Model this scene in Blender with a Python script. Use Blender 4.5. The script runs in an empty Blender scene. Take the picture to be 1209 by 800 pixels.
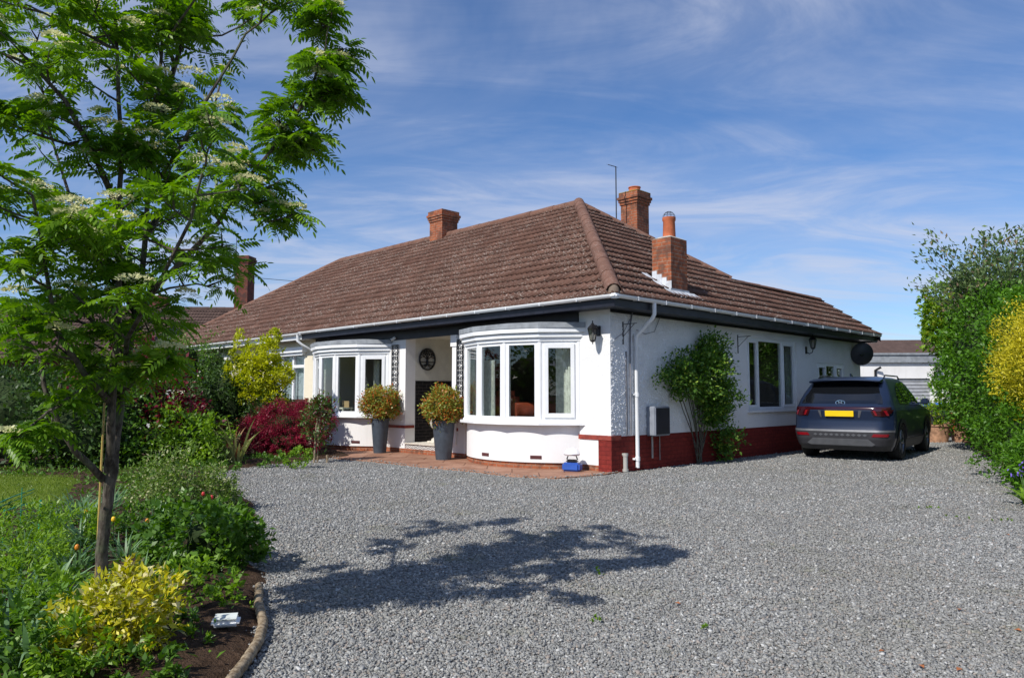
import bpy, math, random
import numpy as np
from mathutils import Vector, Matrix
random.seed(7)
rng = np.random.default_rng(11)
R = math.radians
C = bpy.context.scene.collection

# ------------------------------------------------------------------ camera
cam = bpy.data.objects.new('camera', bpy.data.cameras.new('camera'))
C.objects.link(cam)
cam.location = (0, 0, 1.35)
cam.rotation_euler = (R(90 + 4.3), 0, 0)
cam.data.sensor_width = 36
cam.data.lens = 36 * 865 / 1209
cam.data.clip_end = 2000
bpy.context.scene.camera = cam

# ------------------------------------------------------------------ light
YAW = R(-45.5)                      # heading of the house frame
HC = Vector((1.693, 12.60, 0))      # front corner of the house
HM = Matrix.Translation(HC) @ Matrix.Rotation(YAW, 4, 'Z')
SUN_EL = R(44)
_d = Matrix.Rotation(YAW, 3, 'Z') @ Vector((-0.045 * math.cos(SUN_EL), math.cos(SUN_EL), -math.sin(SUN_EL)))
sun = bpy.data.objects.new('sun', bpy.data.lights.new('sun', 'SUN'))
C.objects.link(sun)
sun.data.energy = 4.5
sun.data.angle = R(0.5)
sun.data.color = (1.0, 0.955, 0.885)
sun.rotation_euler = _d.to_track_quat('-Z', 'Y').to_euler()

world = bpy.data.worlds.new("World")
bpy.context.scene.world = world
world.use_nodes = True
nt = world.node_tree
nt.nodes.clear()
wn = nt.nodes.new
wout = wn('ShaderNodeOutputWorld')
wbg = wn('ShaderNodeBackground')
sky = wn('ShaderNodeTexSky')
sky.sky_type = 'NISHITA'
sky.sun_disc = False
sky.sun_elevation = SUN_EL
sky.sun_rotation = math.atan2(-_d.x, -_d.y)
sky.air_density = 1.0
sky.dust_density = 0.0
sky.ozone_density = 4.0
hs = wn('ShaderNodeHueSaturation')
hs.inputs['Saturation'].default_value = 1.10
hs.inputs['Value'].default_value = 1.0
tint = wn('ShaderNodeMix'); tint.data_type = 'RGBA'; tint.blend_type = 'MULTIPLY'; tint.inputs[0].default_value = 1.0
tint.inputs[7].default_value = (0.84, 0.97, 1.16, 1)
nt.links.new(sky.outputs[0], tint.inputs[6])
nt.links.new(tint.outputs[2], hs.inputs['Color'])
tc = wn('ShaderNodeTexCoord')
sep = wn('ShaderNodeSeparateXYZ')
nt.links.new(tc.outputs['Generated'], sep.inputs[0])


def wmath(op, a, b=None, clamp=False):
    m = wn('ShaderNodeMath'); m.operation = op; m.use_clamp = clamp
    for i, q in enumerate((a, b)):
        if q is None: continue
        if isinstance(q, (int, float)): m.inputs[i].default_value = q
        else: nt.links.new(q, m.inputs[i])
    return m.outputs[0]


# cirrus sheet: the direction is projected on to a high flat layer
zz = wmath('ADD', wmath('MAXIMUM', sep.outputs['Z'], 0.0), 0.16)
px = wmath('DIVIDE', sep.outputs['X'], zz)
py = wmath('DIVIDE', sep.outputs['Y'], zz)
cmb = wn('ShaderNodeCombineXYZ')
nt.links.new(px, cmb.inputs[0]); nt.links.new(py, cmb.inputs[1])
mp = wn('ShaderNodeMapping')
mp.inputs['Rotation'].default_value = (0, 0, R(-28))
mp.inputs['Scale'].default_value = (0.55, 0.85, 1)
mp.inputs['Location'].default_value = (0.9, 0.4, 0)
nt.links.new(cmb.outputs[0], mp.inputs[0])
n1 = wn('ShaderNodeTexNoise')
n1.inputs['Scale'].default_value = 0.75; n1.inputs['Detail'].default_value = 7
n1.inputs['Roughness'].default_value = 0.55; n1.inputs['Distortion'].default_value = 0.9
nt.links.new(mp.outputs[0], n1.inputs['Vector'])
mp2 = wn('ShaderNodeMapping')
mp2.inputs['Rotation'].default_value = (0, 0, R(-35))
mp2.inputs['Scale'].default_value = (0.8, 2.0, 1)
nt.links.new(cmb.outputs[0], mp2.inputs[0])
n2 = wn('ShaderNodeTexNoise')
n2.inputs['Scale'].default_value = 1.2; n2.inputs['Detail'].default_value = 9
n2.inputs['Roughness'].default_value = 0.62; n2.inputs['Distortion'].default_value = 1.6
nt.links.new(mp2.outputs[0], n2.inputs['Vector'])
r1 = wn('ShaderNodeMapRange'); r1.interpolation_type = 'SMOOTHSTEP'
r1.inputs['From Min'].default_value = 0.28; r1.inputs['From Max'].default_value = 0.60
nt.links.new(n1.outputs[0], r1.inputs['Value'])
r2 = wn('ShaderNodeMapRange'); r2.interpolation_type = 'SMOOTHSTEP'
r2.inputs['From Min'].default_value = 0.36; r2.inputs['From Max'].default_value = 0.70
nt.links.new(n2.outputs[0], r2.inputs['Value'])
cl = wmath('MULTIPLY', r1.outputs[0], wmath('ADD', wmath('MULTIPLY', r2.outputs[0], 0.65), 0.35))
cl = wmath('MULTIPLY', cl, 0.85, True)
cmix = wn('ShaderNodeMix'); cmix.data_type = 'RGBA'
nt.links.new(cl, cmix.inputs[0])
nt.links.new(hs.outputs[0], cmix.inputs[6])
cmix.inputs[7].default_value = (5.7, 6.1, 7.4, 1)
nt.links.new(cmix.outputs[2], wbg.inputs['Color'])
wbg.inputs['Strength'].default_value = 0.10
nt.links.new(wbg.outputs[0], wout.inputs[0])

sc = bpy.context.scene
sc.view_settings.view_transform = 'Standard'
sc.view_settings.look = 'None'
sc.view_settings.exposure = 0.12
sc.view_settings.gamma = 1
sc.view_settings.use_curve_mapping = False


# ------------------------------------------------------------------ materials
class NT:
    def __init__(s, name):
        s.m = bpy.data.materials.new(name); s.m.use_nodes = True
        s.t = s.m.node_tree; s.t.nodes.clear()
        s.out = s.t.nodes.new('ShaderNodeOutputMaterial')
        s.tc = s.t.nodes.new('ShaderNodeTexCoord')

    def n(s, k, **kw):
        x = s.t.nodes.new('ShaderNode' + k)
        for a, b in kw.items(): setattr(x, a, b)
        return x

    def set(s, sock, v):
        if isinstance(v, bpy.types.NodeSocket): s.t.links.new(v, sock)
        elif isinstance(v, (tuple, list)) and len(v) == 3 and sock.type == 'RGBA': sock.default_value = (*v, 1)
        else: sock.default_value = v

    def math(s, op, a, b=0.0, clamp=False):
        x = s.n('Math', operation=op, use_clamp=clamp); s.set(x.inputs[0], a); s.set(x.inputs[1], b); return x.outputs[0]

    def mix(s, f, a, b, mode='MIX'):
        x = s.n('Mix', data_type='RGBA', blend_type=mode); s.set(x.inputs[0], f); s.set(x.inputs[6], a); s.set(x.inputs[7], b); return x.outputs[2]

    def noise(s, scale, detail=4, rough=.55, vec=None, dist=0.0):
        x = s.n('TexNoise'); x.inputs['Scale'].default_value = scale; x.inputs['Detail'].default_value = detail
        x.inputs['Roughness'].default_value = rough; x.inputs['Distortion'].default_value = dist
        s.set(x.inputs['Vector'], vec or s.tc.outputs['Object']); return x.outputs[0]

    def vor(s, scale, feature='F1', out='Distance', vec=None, rnd=1.0):
        x = s.n('TexVoronoi', feature=feature); x.inputs['Scale'].default_value = scale; x.inputs['Randomness'].default_value = rnd
        s.set(x.inputs['Vector'], vec or s.tc.outputs['Object']); return x.outputs[out]

    def ramp(s, f, a, b, lo=0.0, hi=1.0):
        x = s.n('MapRange', interpolation_type='SMOOTHSTEP'); s.set(x.inputs[0], f); s.set(x.inputs[1], a); s.set(x.inputs[2], b)
        s.set(x.inputs[3], lo); s.set(x.inputs[4], hi); return x.outputs[0]

    def bump(s, h, strength=.5, dist=.01, nrm=None):
        x = s.n('Bump'); s.set(x.inputs['Strength'], strength); s.set(x.inputs['Distance'], dist); s.set(x.inputs['Height'], h)
        if nrm: s.set(x.inputs['Normal'], nrm)
        return x.outputs[0]

    def bsdf(s, col, rough=.6, spec=.5, nrm=None, metal=0.0, coat=0.0):
        x = s.n('BsdfPrincipled'); s.set(x.inputs['Base Color'], col); s.set(x.inputs['Roughness'], rough)
        s.set(x.inputs['Specular IOR Level'], spec); s.set(x.inputs['Metallic'], metal); s.set(x.inputs['Coat Weight'], coat)
        if nrm: s.set(x.inputs['Normal'], nrm)
        return x.outputs[0]

    def done(s, sh): s.t.links.new(sh, s.out.inputs[0]); return s.m


def plain(name, col, rough=.5, spec=.5, metal=0.0, coat=0.0, var=.12, scale=6, bump=0.0):
    q = NT(name)
    n = q.noise(scale, 5)
    c = q.mix(q.ramp(n, .3, .7), tuple(v * (1 - var) for v in col), tuple(min(1, v * (1 + var)) for v in col))
    nr = q.bump(q.noise(scale * 8, 3), bump, .004) if bump else None
    return q.done(q.bsdf(c, rough, spec, nr, metal, coat))


def leafmat(name, dark, light, trans=.35, tip=None, tipamt=.15, rough=.42, vein=True):
    q = NT(name)
    g = q.n('NewGeometry')
    r = g.outputs['Random Per Island']
    n = q.noise(1.6, 3)
    f = q.math('ADD', q.math('MULTIPLY', r, .65), q.math('MULTIPLY', q.ramp(n, .35, .65), .35), True)
    c = q.mix(f, dark, light)
    if tip:
        w = q.n('TexWhiteNoise', noise_dimensions='1D'); q.set(w.inputs['W'], q.math('MULTIPLY', r, 91.7))
        c = q.mix(q.ramp(w.outputs[0], 1 - tipamt - .02, 1 - tipamt + .02), c, tip)
    p = q.bsdf(c, rough, .35)
    t = q.n('BsdfTranslucent')
    hs_ = q.n('HueSaturation'); hs_.inputs['Saturation'].default_value = 1.15; hs_.inputs['Value'].default_value = 1.5
    q.set(hs_.inputs['Color'], c); q.set(t.inputs[0], hs_.outputs[0])
    m = q.n('MixShader'); m.inputs[0].default_value = trans
    q.t.links.new(p, m.inputs[1]); q.t.links.new(t.outputs[0], m.inputs[2])
    return q.done(m.outputs[0])


def brickmat(name, c1, c2, mortar, soot=None, bump=.6):
    q = NT(name)
    s = q.n('SeparateXYZ'); q.set(s.inputs[0], q.tc.outputs['Object'])
    cb = q.n('CombineXYZ'); q.set(cb.inputs[0], q.math('ADD', s.outputs[0], s.outputs[1])); q.set(cb.inputs[1], s.outputs[2])
    b = q.n('TexBrick'); q.set(b.inputs['Vector'], cb.outputs[0])
    q.set(b.inputs['Color1'], c1); q.set(b.inputs['Color2'], c2); q.set(b.inputs['Mortar'], mortar)
    b.inputs['Scale'].default_value = 1; b.inputs['Brick Width'].default_value = .225; b.inputs['Row Height'].default_value = .075
    b.inputs['Mortar Size'].default_value = .006; b.inputs['Bias'].default_value = 0.0
    c = q.mix(q.ramp(q.noise(14, 5), .35, .7, 0, .55), b.outputs[0], tuple(v * .45 for v in c1))
    if soot:
        c = q.mix(q.ramp(q.noise(5, 5), .45, .62, 0, .7), c, soot)
    h = q.math('ADD', q.math('MULTIPLY', b.outputs[1], -1.0), q.math('MULTIPLY', q.noise(60, 3), .3))
    return q.done(q.bsdf(c, .85, .25, q.bump(h, bump, .008)))


def glassmat(name, tint=(1, 1, 1), refl=1.0):
    q = NT(name)
    lw = q.n('LayerWeight'); lw.inputs[0].default_value = .5
    fz = q.math('ADD', q.math('MULTIPLY', q.math('POWER', lw.outputs['Facing'], 4.0), .9), .05)
    gl = q.n('BsdfGlossy'); gl.inputs['Roughness'].default_value = 0.0; q.set(gl.inputs[0], (1, 1, 1))
    tr = q.n('BsdfTransparent'); q.set(tr.inputs[0], tint)
    m = q.n('MixShader')
    q.set(m.inputs[0], q.math('MULTIPLY', fz, 1.5 * refl, True))
    q.t.links.new(tr.outputs[0], m.inputs[1]); q.t.links.new(gl.outputs[0], m.inputs[2])
    return q.done(m.outputs[0])


def rendermat(name, col, scale=95, strength=.55, dist=.012, dirt=.12):
    q = NT(name)
    v = q.vor(scale, 'SMOOTH_F1')
    h = q.math('ADD', q.math('MULTIPLY', v, -1.0), q.math('MULTIPLY', q.noise(scale * .35, 4), .8))
    c = q.mix(q.ramp(q.noise(1.1, 6, .6), .42, .75, 0, dirt * 3), col, (col[0] * .72, col[1] * .71, col[2] * .68))
    s = q.n('SeparateXYZ'); q.set(s.inputs[0], q.tc.outputs['Object'])
    st = q.n('CombineXYZ'); q.set(st.inputs[0], q.math('MULTIPLY', q.math('ADD', s.outputs[0], s.outputs[1]), 9.0)); q.set(st.inputs[1], q.math('MULTIPLY', s.outputs[2], .7))
    sn = q.noise(1.0, 5, .6, st.outputs[0])
    c = q.mix(q.ramp(sn, .55, .8, 0, .22), c, (col[0] * .6, col[1] * .59, col[2] * .55))
    return q.done(q.bsdf(c, .85, .2, q.bump(h, strength, dist)))


M = {}
M['render'] = rendermat('rough_white_render', (.80, .80, .79))
M['pebble'] = rendermat('pebbledash_render', (.82, .81, .80), scale=60, strength=.6, dist=.018)
M['smooth'] = rendermat('smooth_white_render', (.82, .81, .80), scale=30, strength=.12, dist=.004)
M['cream'] = rendermat('cream_render', (.78, .71, .55))
M['upvc'] = plain('white_plastic', (.82, .83, .84), .32, .5, var=.03)
M['gutter'] = plain('white_gutter_plastic', (.80, .81, .82), .35, .5, var=.06, scale=2)
M['black'] = plain('black_painted_wood', (.012, .013, .022), .45, .4, var=.3)
M['iron'] = plain('black_iron', (.012, .012, .014), .4, .5)
M['maroon'] = brickmat('maroon_painted_brick', (.25, .030, .022), (.19, .022, .018), (.15, .018, .015), bump=.8)
M['maroonp'] = plain('maroon_paint', (.27, .05, .035), .6, .3, var=.25, scale=9)
M['brick'] = brickmat('orange_brick', (.42, .13, .055), (.33, .10, .05), (.34, .28, .21), soot=(.10, .055, .04))
M['brickdark'] = brickmat('dark_red_brick', (.20, .055, .035), (.15, .04, .03), (.13, .10, .08), soot=(.05, .035, .03))
M['blacktile'] = brickmat('black_glazed_brick', (.010, .009, .010), (.014, .012, .013), (.055, .045, .045))
M['lead'] = plain('grey_lead', (.27, .29, .31), .55, .4, var=.2)
M['flash'] = plain('pale_lead_flashing', (.55, .57, .60), .5, .4, var=.2)
M['terracotta'] = plain('terracotta', (.50, .14, .06), .7, .3, var=.2)
M['mortar'] = plain('mortar', (.45, .42, .36), .9, .2, var=.3, scale=20, bump=.5)
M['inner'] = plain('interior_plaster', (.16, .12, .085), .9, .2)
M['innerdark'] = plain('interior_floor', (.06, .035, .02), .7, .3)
M['curtain'] = plain('curtain_cloth', (.72, .71, .64), .9, .1, var=.15, scale=14)
M['blind'] = plain('grey_blind', (.38, .43, .46), .7, .2)
M['leather'] = plain('brown_leather', (.26, .05, .025), .35, .5, var=.3)
M['glass'] = glassmat('window_glass', (.80, .86, .84))
M['pot'] = plain('slate_grey_pot', (.055, .07, .09), .5, .4, var=.15, scale=10, bump=.1)
M['stone'] = plain('cast_stone', (.62, .58, .50), .8, .3, var=.15, scale=20, bump=.3)
M['bark'] = None


def tilemat(name, c1, c2, lichen, amt):
    q = NT(name)
    at = q.n('Attribute', attribute_name='tile')
    n = q.noise(3.0, 6, .6)
    c = q.mix(at.outputs['Fac'], c1, c2)
    c = q.mix(q.ramp(n, .35, .7, 0, .55), c, tuple(v * .5 for v in c1))
    l = q.noise(26, 5, .7)
    reg = q.noise(.8, 4, .6)
    f = q.math('MULTIPLY', q.ramp(l, .54, .64), q.ramp(reg, .30, .60), True)
    c = q.mix(q.math('MULTIPLY', f, amt), c, lichen)
    h = q.math('ADD', q.noise(90, 3), q.math('MULTIPLY', l, 1.2))
    return q.done(q.bsdf(c, .88, .2, q.bump(h, .5, .006)))


M['tile'] = tilemat('brown_concrete_tile', (.112, .058, .043), (.165, .088, .065), (.46, .41, .36), .85)
M['ridgetile'] = tilemat('ridge_tile', (.19, .10, .072), (.235, .125, .09), (.42, .37, .32), .4)
M['fartile'] = tilemat('far_tile', (.10, .065, .055), (.14, .09, .075), (.22, .19, .16), .4)


# gravel
q = NT('gravel')
co = q.n('Mapping'); q.set(co.inputs[0], q.tc.outputs['Object']); co.inputs['Scale'].default_value = (1, 1, 1)
v1 = q.n('TexVoronoi', feature='F1'); v1.inputs['Scale'].default_value = 42; q.set(v1.inputs['Vector'], co.outputs[0])
v2 = q.n('TexVoronoi', feature='F1'); v2.inputs['Scale'].default_value = 75; q.set(v2.inputs['Vector'], co.outputs[0])
bw = q.n('SeparateColor'); q.set(bw.inputs[0], v1.outputs['Color'])
bw2 = q.n('SeparateColor'); q.set(bw2.inputs[0], v2.outputs['Color'])
c = q.mix(bw.outputs[0], (.19, .192, .185), (.49, .485, .46))
c = q.mix(q.math('MULTIPLY', bw2.outputs[0], .5), c, (.24, .25, .26))
c = q.mix(q.ramp(bw.outputs[1], .90, .96, 0, .6), c, (.34, .26, .20))
c = q.mix(q.ramp(v1.outputs['Distance'], .45, .75, 0, .75), c, (.06, .06, .058))
big = q.noise(.55, 5, .6)
c = q.mix(q.ramp(big, .35, .7, 0, .30), c, (.22, .205, .18))
hh = q.math('ADD', q.math('MULTIPLY', v1.outputs['Distance'], -1.3), q.math('MULTIPLY', bw2.outputs[1], .35))
hh = q.math('ADD', hh, q.math('MULTIPLY', v2.outputs['Distance'], -.5))
M['gravel'] = q.done(q.bsdf(c, .8, .3, q.bump(hh, .9, .016)))

q = NT('gravel_stone')
g = q.n('NewGeometry'); r = g.outputs['Random Per Island']
w = q.n('TexWhiteNoise', noise_dimensions='1D'); q.set(w.inputs['W'], q.math('MULTIPLY', r, 57.3))
c = q.mix(r, (.175, .178, .174), (.40, .40, .382))
c = q.mix(q.ramp(w.outputs[0], .88, .93, 0, .65), c, (.36, .29, .24))
c = q.mix(q.ramp(w.outputs[0], .05, .03, 0, .9), c, (.62, .62, .60))
c = q.mix(q.ramp(q.noise(.55, 5, .6), .35, .7, 0, .35), c, (.22, .205, .17))
c = q.mix(q.math('MULTIPLY', q.ramp(q.noise(1.1, 6, .65), .54, .70), q.ramp(q.noise(9, 4, .6), .42, .62, 0, .6)), c, (.17, .18, .085))
c = q.mix(q.ramp(q.noise(160, 3), .3, .7, 0, .25), c, (.14, .145, .15))
M['stonechip'] = q.done(q.bsdf(c, .75, .3))

q = NT('soil')
n = q.noise(14, 8, .7); n2_ = q.noise(60, 4, .6)
c = q.mix(q.ramp(n, .3, .7), (.045, .028, .018), (.12, .075, .05))
c = q.mix(q.ramp(n2_, .6, .7, 0, .6), c, (.20, .15, .11))
M['soil'] = q.done(q.bsdf(c, .95, .1, q.bump(q.math('ADD', n, n2_), 1.0, .04)))
q = NT('lawn')
n = q.noise(3, 6, .6); n2_ = q.noise(90, 4, .6)
c = q.mix(q.ramp(n, .3, .7), (.12, .18, .02), (.20, .26, .035)); c = q.mix(q.ramp(n2_, .4, .7), c, (.07, .12, .012))
M['lawn'] = q.done(q.bsdf(c, .9, .1, q.bump(n2_, .8, .03)))
M['grass'] = leafmat('grass_blade', (.09, .16, .015), (.22, .30, .04), .3)
q = NT('patio')
n = q.noise(2.2, 7, .65); n2_ = q.noise(30, 5, .6)
c = q.mix(q.ramp(n, .3, .7), (.27, .135, .085), (.42, .24, .165)); c = q.mix(q.ramp(n2_, .5, .7, 0, .4), c, (.22, .15, .11))
s = q.n('SeparateXYZ'); q.set(s.inputs[0], q.tc.outputs['Object'])
br = q.n('TexBrick'); q.set(br.inputs['Vector'], q.tc.outputs['Object']); br.inputs['Scale'].default_value = 1
br.inputs['Brick Width'].default_value = .9; br.inputs['Row Height'].default_value = .6; br.inputs['Mortar Size'].default_value = .012
q.set(br.inputs['Color1'], (1, 1, 1)); q.set(br.inputs['Color2'], (.86, .84, .82)); q.set(br.inputs['Mortar'], (.5, .46, .42))
c = q.mix(1.0, c, br.outputs[0], 'MULTIPLY')
M['patio'] = q.done(q.bsdf(c, .85, .2, q.bump(q.math('ADD', n2_, q.math('MULTIPLY', br.outputs[1], -1.5)), .5, .008)))
q = NT('bark')
s = q.n('Mapping'); q.set(s.inputs[0], q.tc.outputs['Object']); s.inputs['Scale'].default_value = (1, 1, .35)
n = q.noise(38, 6, .65, s.outputs[0]); w_ = q.noise(7, 4)
c = q.mix(q.ramp(n, .35, .65), (.038, .030, .024), (.14, .12, .095)); c = q.mix(q.ramp(w_, .5, .65, 0, .5), c, (.12, .15, .08))
M['bark'] = q.done(q.bsdf(c, .85, .2, q.bump(n, .8, .01)))
q = NT('log_bark')
n = q.noise(30, 6, .65)
c = q.mix(q.ramp(n, .35, .65), (.16, .115, .07), (.36, .29, .20))
M['log'] = q.done(q.bsdf(c, .85, .2, q.bump(n, .6, .01)))
M['airbrick'] = plain('air_brick_terracotta', (.10, .03, .03), .8)
M['fence'] = plain('brown_fence_wood', (.20, .085, .045), .8, .2, var=.3, scale=8, bump=.4)


# ------------------------------------------------------------------ mesh helpers
class MB:
    def __init__(s): s.v = []; s.f = []; s.mi = []; s.sm = []

    def add(s, verts, faces, mi=0, smooth=False):
        o = len(s.v); s.v += [tuple(map(float, p)) for p in verts]
        for f in faces: s.f.append(tuple(o + i for i in f)); s.mi.append(mi); s.sm.append(smooth)
        return s

    def box(s, x0, x1, y0, y1, z0, z1, mi=0, bev=0.0):
        if bev <= 0:
            v = [(x, y, z) for z in (z0, z1) for y in (y0, y1) for x in (x0, x1)]
            f = [(0, 2, 3, 1), (4, 5, 7, 6), (0, 1, 5, 4), (2, 6, 7, 3), (0, 4, 6, 2), (1, 3, 7, 5)]
            return s.add(v, f, mi)
        import bmesh
        bm = bmesh.new(); bmesh.ops.create_cube(bm, size=1)
        for w in bm.verts:
            w.co = ((x0 + x1) / 2 + w.co.x * (x1 - x0), (y0 + y1) / 2 + w.co.y * (y1 - y0), (z0 + z1) / 2 + w.co.z * (z1 - z0))
        bmesh.ops.bevel(bm, geom=bm.edges[:], offset=bev, segments=2, affect='EDGES')
        bm.verts.index_update()
        s.add([w.co[:] for w in bm.verts], [[w.index for w in f.verts] for f in bm.faces], mi); bm.free()
        return s

    def prism(s, pts, d0, d1, axis='z', mi=0):
        """polygon pts extruded along an axis; pts are the two other coordinates in order"""
        def P(a, b, d): return {'z': (a, b, d), 'x': (d, a, b), 'y': (a, d, b)}[axis]
        n = len(pts)
        v = [P(a, b, d0) for a, b in pts] + [P(a, b, d1) for a, b in pts]
        f = [tuple(range(n))[::-1], tuple(range(n, 2 * n))] + [(i, (i + 1) % n, n + (i + 1) % n, n + i) for i in range(n)]
        return s.add(v, f, mi)

    def tube(s, path, rad, seg=8, mi=0, cap=True, jit=0.0):
        path = [Vector(p) for p in path]; n = len(path)
        if not isinstance(rad, (list, tuple)): rad = [rad] * n
        vs = []; up = Vector((0, 0, 1)); prev = None
        for i, p in enumerate(path):
            d = (path[min(i + 1, n - 1)] - path[max(i - 1, 0)]).normalized()
            if prev is None:
                a = d.cross(up) if abs(d.z) < .95 else d.cross(Vector((1, 0, 0)))
            else: a = prev - d * prev.dot(d)
            a.normalize(); prev = a; b = d.cross(a)
            for k in range(seg):
                t = 2 * math.pi * k / seg; r = rad[i] * (1 + (random.uniform(-jit, jit) if jit else 0))
                vs.append(p + (a * math.cos(t) + b * math.sin(t)) * r)
        fs = [(i * seg + k, i * seg + (k + 1) % seg, (i + 1) * seg + (k + 1) % seg, (i + 1) * seg + k) for i in range(n - 1) for k in range(seg)]
        if cap: fs += [tuple(range(seg))[::-1], tuple((n - 1) * seg + k for k in range(seg))]
        return s.add(vs, fs, mi, True)

    def lathe(s, prof, c=(0, 0, 0), seg=20, mi=0, sq=None):
        vs = []
        for r, z in prof:
            for k in range(seg):
                t = 2 * math.pi * k / seg
                vs.append((c[0] + r * math.cos(t), c[1] + r * math.sin(t), c[2] + z))
        n = len(prof)
        fs = [(i * seg + k, i * seg + (k + 1) % seg, (i + 1) * seg + (k + 1) % seg, (i + 1) * seg + k) for i in range(n - 1) for k in range(seg)]
        fs += [tuple(range(seg))[::-1], tuple((n - 1) * seg + k for k in range(seg))]
        return s.add(vs, fs, mi, True)

    def build(s, name, mats, parent=None, smooth=False):
        me = bpy.data.meshes.new(name); me.from_pydata(s.v, [], s.f)
        for m in (mats if isinstance(mats, (list, tuple)) else [mats]): me.materials.append(m)
        me.polygons.foreach_set('material_index', s.mi)
        me.polygons.foreach_set('use_smooth', [bool(a or smooth) for a in s.sm])
        me.update()
        if any(s.sm) or smooth:
            try: me.set_sharp_from_angle(angle=R(40))
            except Exception: pass
        o = bpy.data.objects.new(name, me); C.objects.link(o)
        if parent: o.parent = parent
        return o


def np_mesh(name, verts, loops, nper, mat, parent=None, smooth=False):
    """verts (N,3), loops flat index array with nper corners in each face"""
    me = bpy.data.meshes.new(name)
    me.vertices.add(len(verts)); me.vertices.foreach_set('co', np.ascontiguousarray(verts, dtype=np.float32).ravel())
    nf = len(loops) // nper
    me.loops.add(len(loops)); me.loops.foreach_set('vertex_index', np.ascontiguousarray(loops, dtype=np.int32))
    me.polygons.add(nf); me.polygons.foreach_set('loop_start', np.arange(nf, dtype=np.int32) * nper)
    if smooth: me.polygons.foreach_set('use_smooth', np.ones(nf, dtype=bool))
    me.materials.append(mat); me.update(calc_edges=True)
    o = bpy.data.objects.new(name, me); C.objects.link(o)
    if parent: o.parent = parent
    return o


def tag(o, label=None, cat=None, group=None, kind=None):
    if label: o['label'] = label
    if cat: o['category'] = cat
    if group: o['group'] = group
    if kind: o['kind'] = kind
    return o


def empty(name, loc, rz=0.0, label=None, cat=None, group=None):
    o = bpy.data.objects.new(name, None); C.objects.link(o); o.location = loc; o.rotation_euler = (0, 0, rz)
    o.empty_display_size = .2
    return tag(o, label, cat, group)


def hloc(x, y, z=0.0): return HM @ Vector((x, y, z))


def copy_tree(o, parent=None):
    c = o.copy(); C.objects.link(c); c.parent = parent
    for ch in list(o.children): copy_tree(ch, c)
    return c


# ------------------------------------------------------------------ foliage
def unit(a): return a / np.maximum(np.linalg.norm(a, axis=-1, keepdims=True), 1e-9)


LEAF4 = np.array([[0, 0], [.5, .42], [0, 1], [-.5, .42]])
LEAF6 = np.array([[0, 0], [.42, .25], [.42, .65], [0, 1], [-.42, .65], [-.42, .25]])


def leaves(name, pos, dirs, nrm, length, width, mat, parent=None, shape=LEAF4, cup=.25):
    """one flat-ish bent blade for each row: base pos, growing along dirs, facing nrm"""
    N = len(pos); k = len(shape)
    dirs = unit(dirs); side = unit(np.cross(dirs, nrm)); nn = np.cross(side, dirs)
    length = np.broadcast_to(length, (N,)); width = np.broadcast_to(width, (N,))
    v = (pos[:, None, :] + side[:, None, :] * (shape[None, :, 0, None] * width[:, None, None])
         + dirs[:, None, :] * (shape[None, :, 1, None] * length[:, None, None])
         + nn[:, None, :] * ((np.abs(shape[None, :, 0, None]) * cup) * width[:, None, None] - (shape[None, :, 1, None] ** 2) * cup * .6 * length[:, None, None]))
    return np_mesh(name, v.reshape(-1, 3), np.arange(N * k), k, mat, parent)


def cloud(center, radii, nclump, per, spread, hollow=.55, zcut=-1.0, lump=.25):
    """leaf positions and outward directions in an uneven crown made of clumps"""
    c = unit(rng.normal(size=(nclump * 3, 3)))
    c = c[c[:, 2] > zcut][:nclump]
    ph = rng.uniform(0, 6.28, 6)
    bumpy = 1 + lump * (np.sin(3.1 * c[:, 0] + ph[0]) * np.sin(2.7 * c[:, 1] + ph[1]) + .6 * np.sin(5.3 * c[:, 2] + ph[2] + 2 * c[:, 0]) + .5 * np.sin(7 * c[:, 1] + ph[3]))
    rad = (hollow + (1 - hollow) * rng.uniform(0, 1, len(c)) ** .6) * bumpy
    cc = c * rad[:, None]
    p = np.repeat(cc, per, 0) * np.array(radii) + rng.normal(size=(len(cc) * per, 3)) * spread
    out = unit(np.repeat(c, per, 0) * .7 + rng.normal(size=p.shape) * .75 + np.array([0, 0, .25]))
    return p + np.array(center), out


def foliage(name, parent, center, radii, n, leaf, mat, spread=None, hollow=.55, zcut=-1.0, lump=.25, per=28, wid=.5, shape=LEAF4):
    if spread is None: spread = min(radii) * .16
    p, d = cloud(center, radii, max(4, n // per), per, spread, hollow, zcut, lump)
    p[:, 2] = np.maximum(p[:, 2], .02)
    nr = unit(rng.normal(size=p.shape) * .6 + np.array([0, 0, 1.0]))
    L = leaf * rng.uniform(.6, 1.25, len(p))
    return leaves(name, p, d, nr, L, L * wid, mat, parent, shape)


def stems(name, parent, base, tips, r0, mat, bow=.15, seg=6):
    mb = MB(); base = Vector(base)
    for t in tips:
        t = Vector(t); m = (base + t) / 2 + Vector((random.uniform(-bow, bow), random.uniform(-bow, bow), bow * .5))
        b = base + Vector((random.uniform(-.04, .04), random.uniform(-.04, .04), 0))
        mb.tube([b, b.lerp(m, .5) + Vector((0, 0, .02)), m, m.lerp(t, .55), t], [r0, r0 * .85, r0 * .7, r0 * .5, r0 * .25], seg)
    return mb.build(name, mat, parent)


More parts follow.
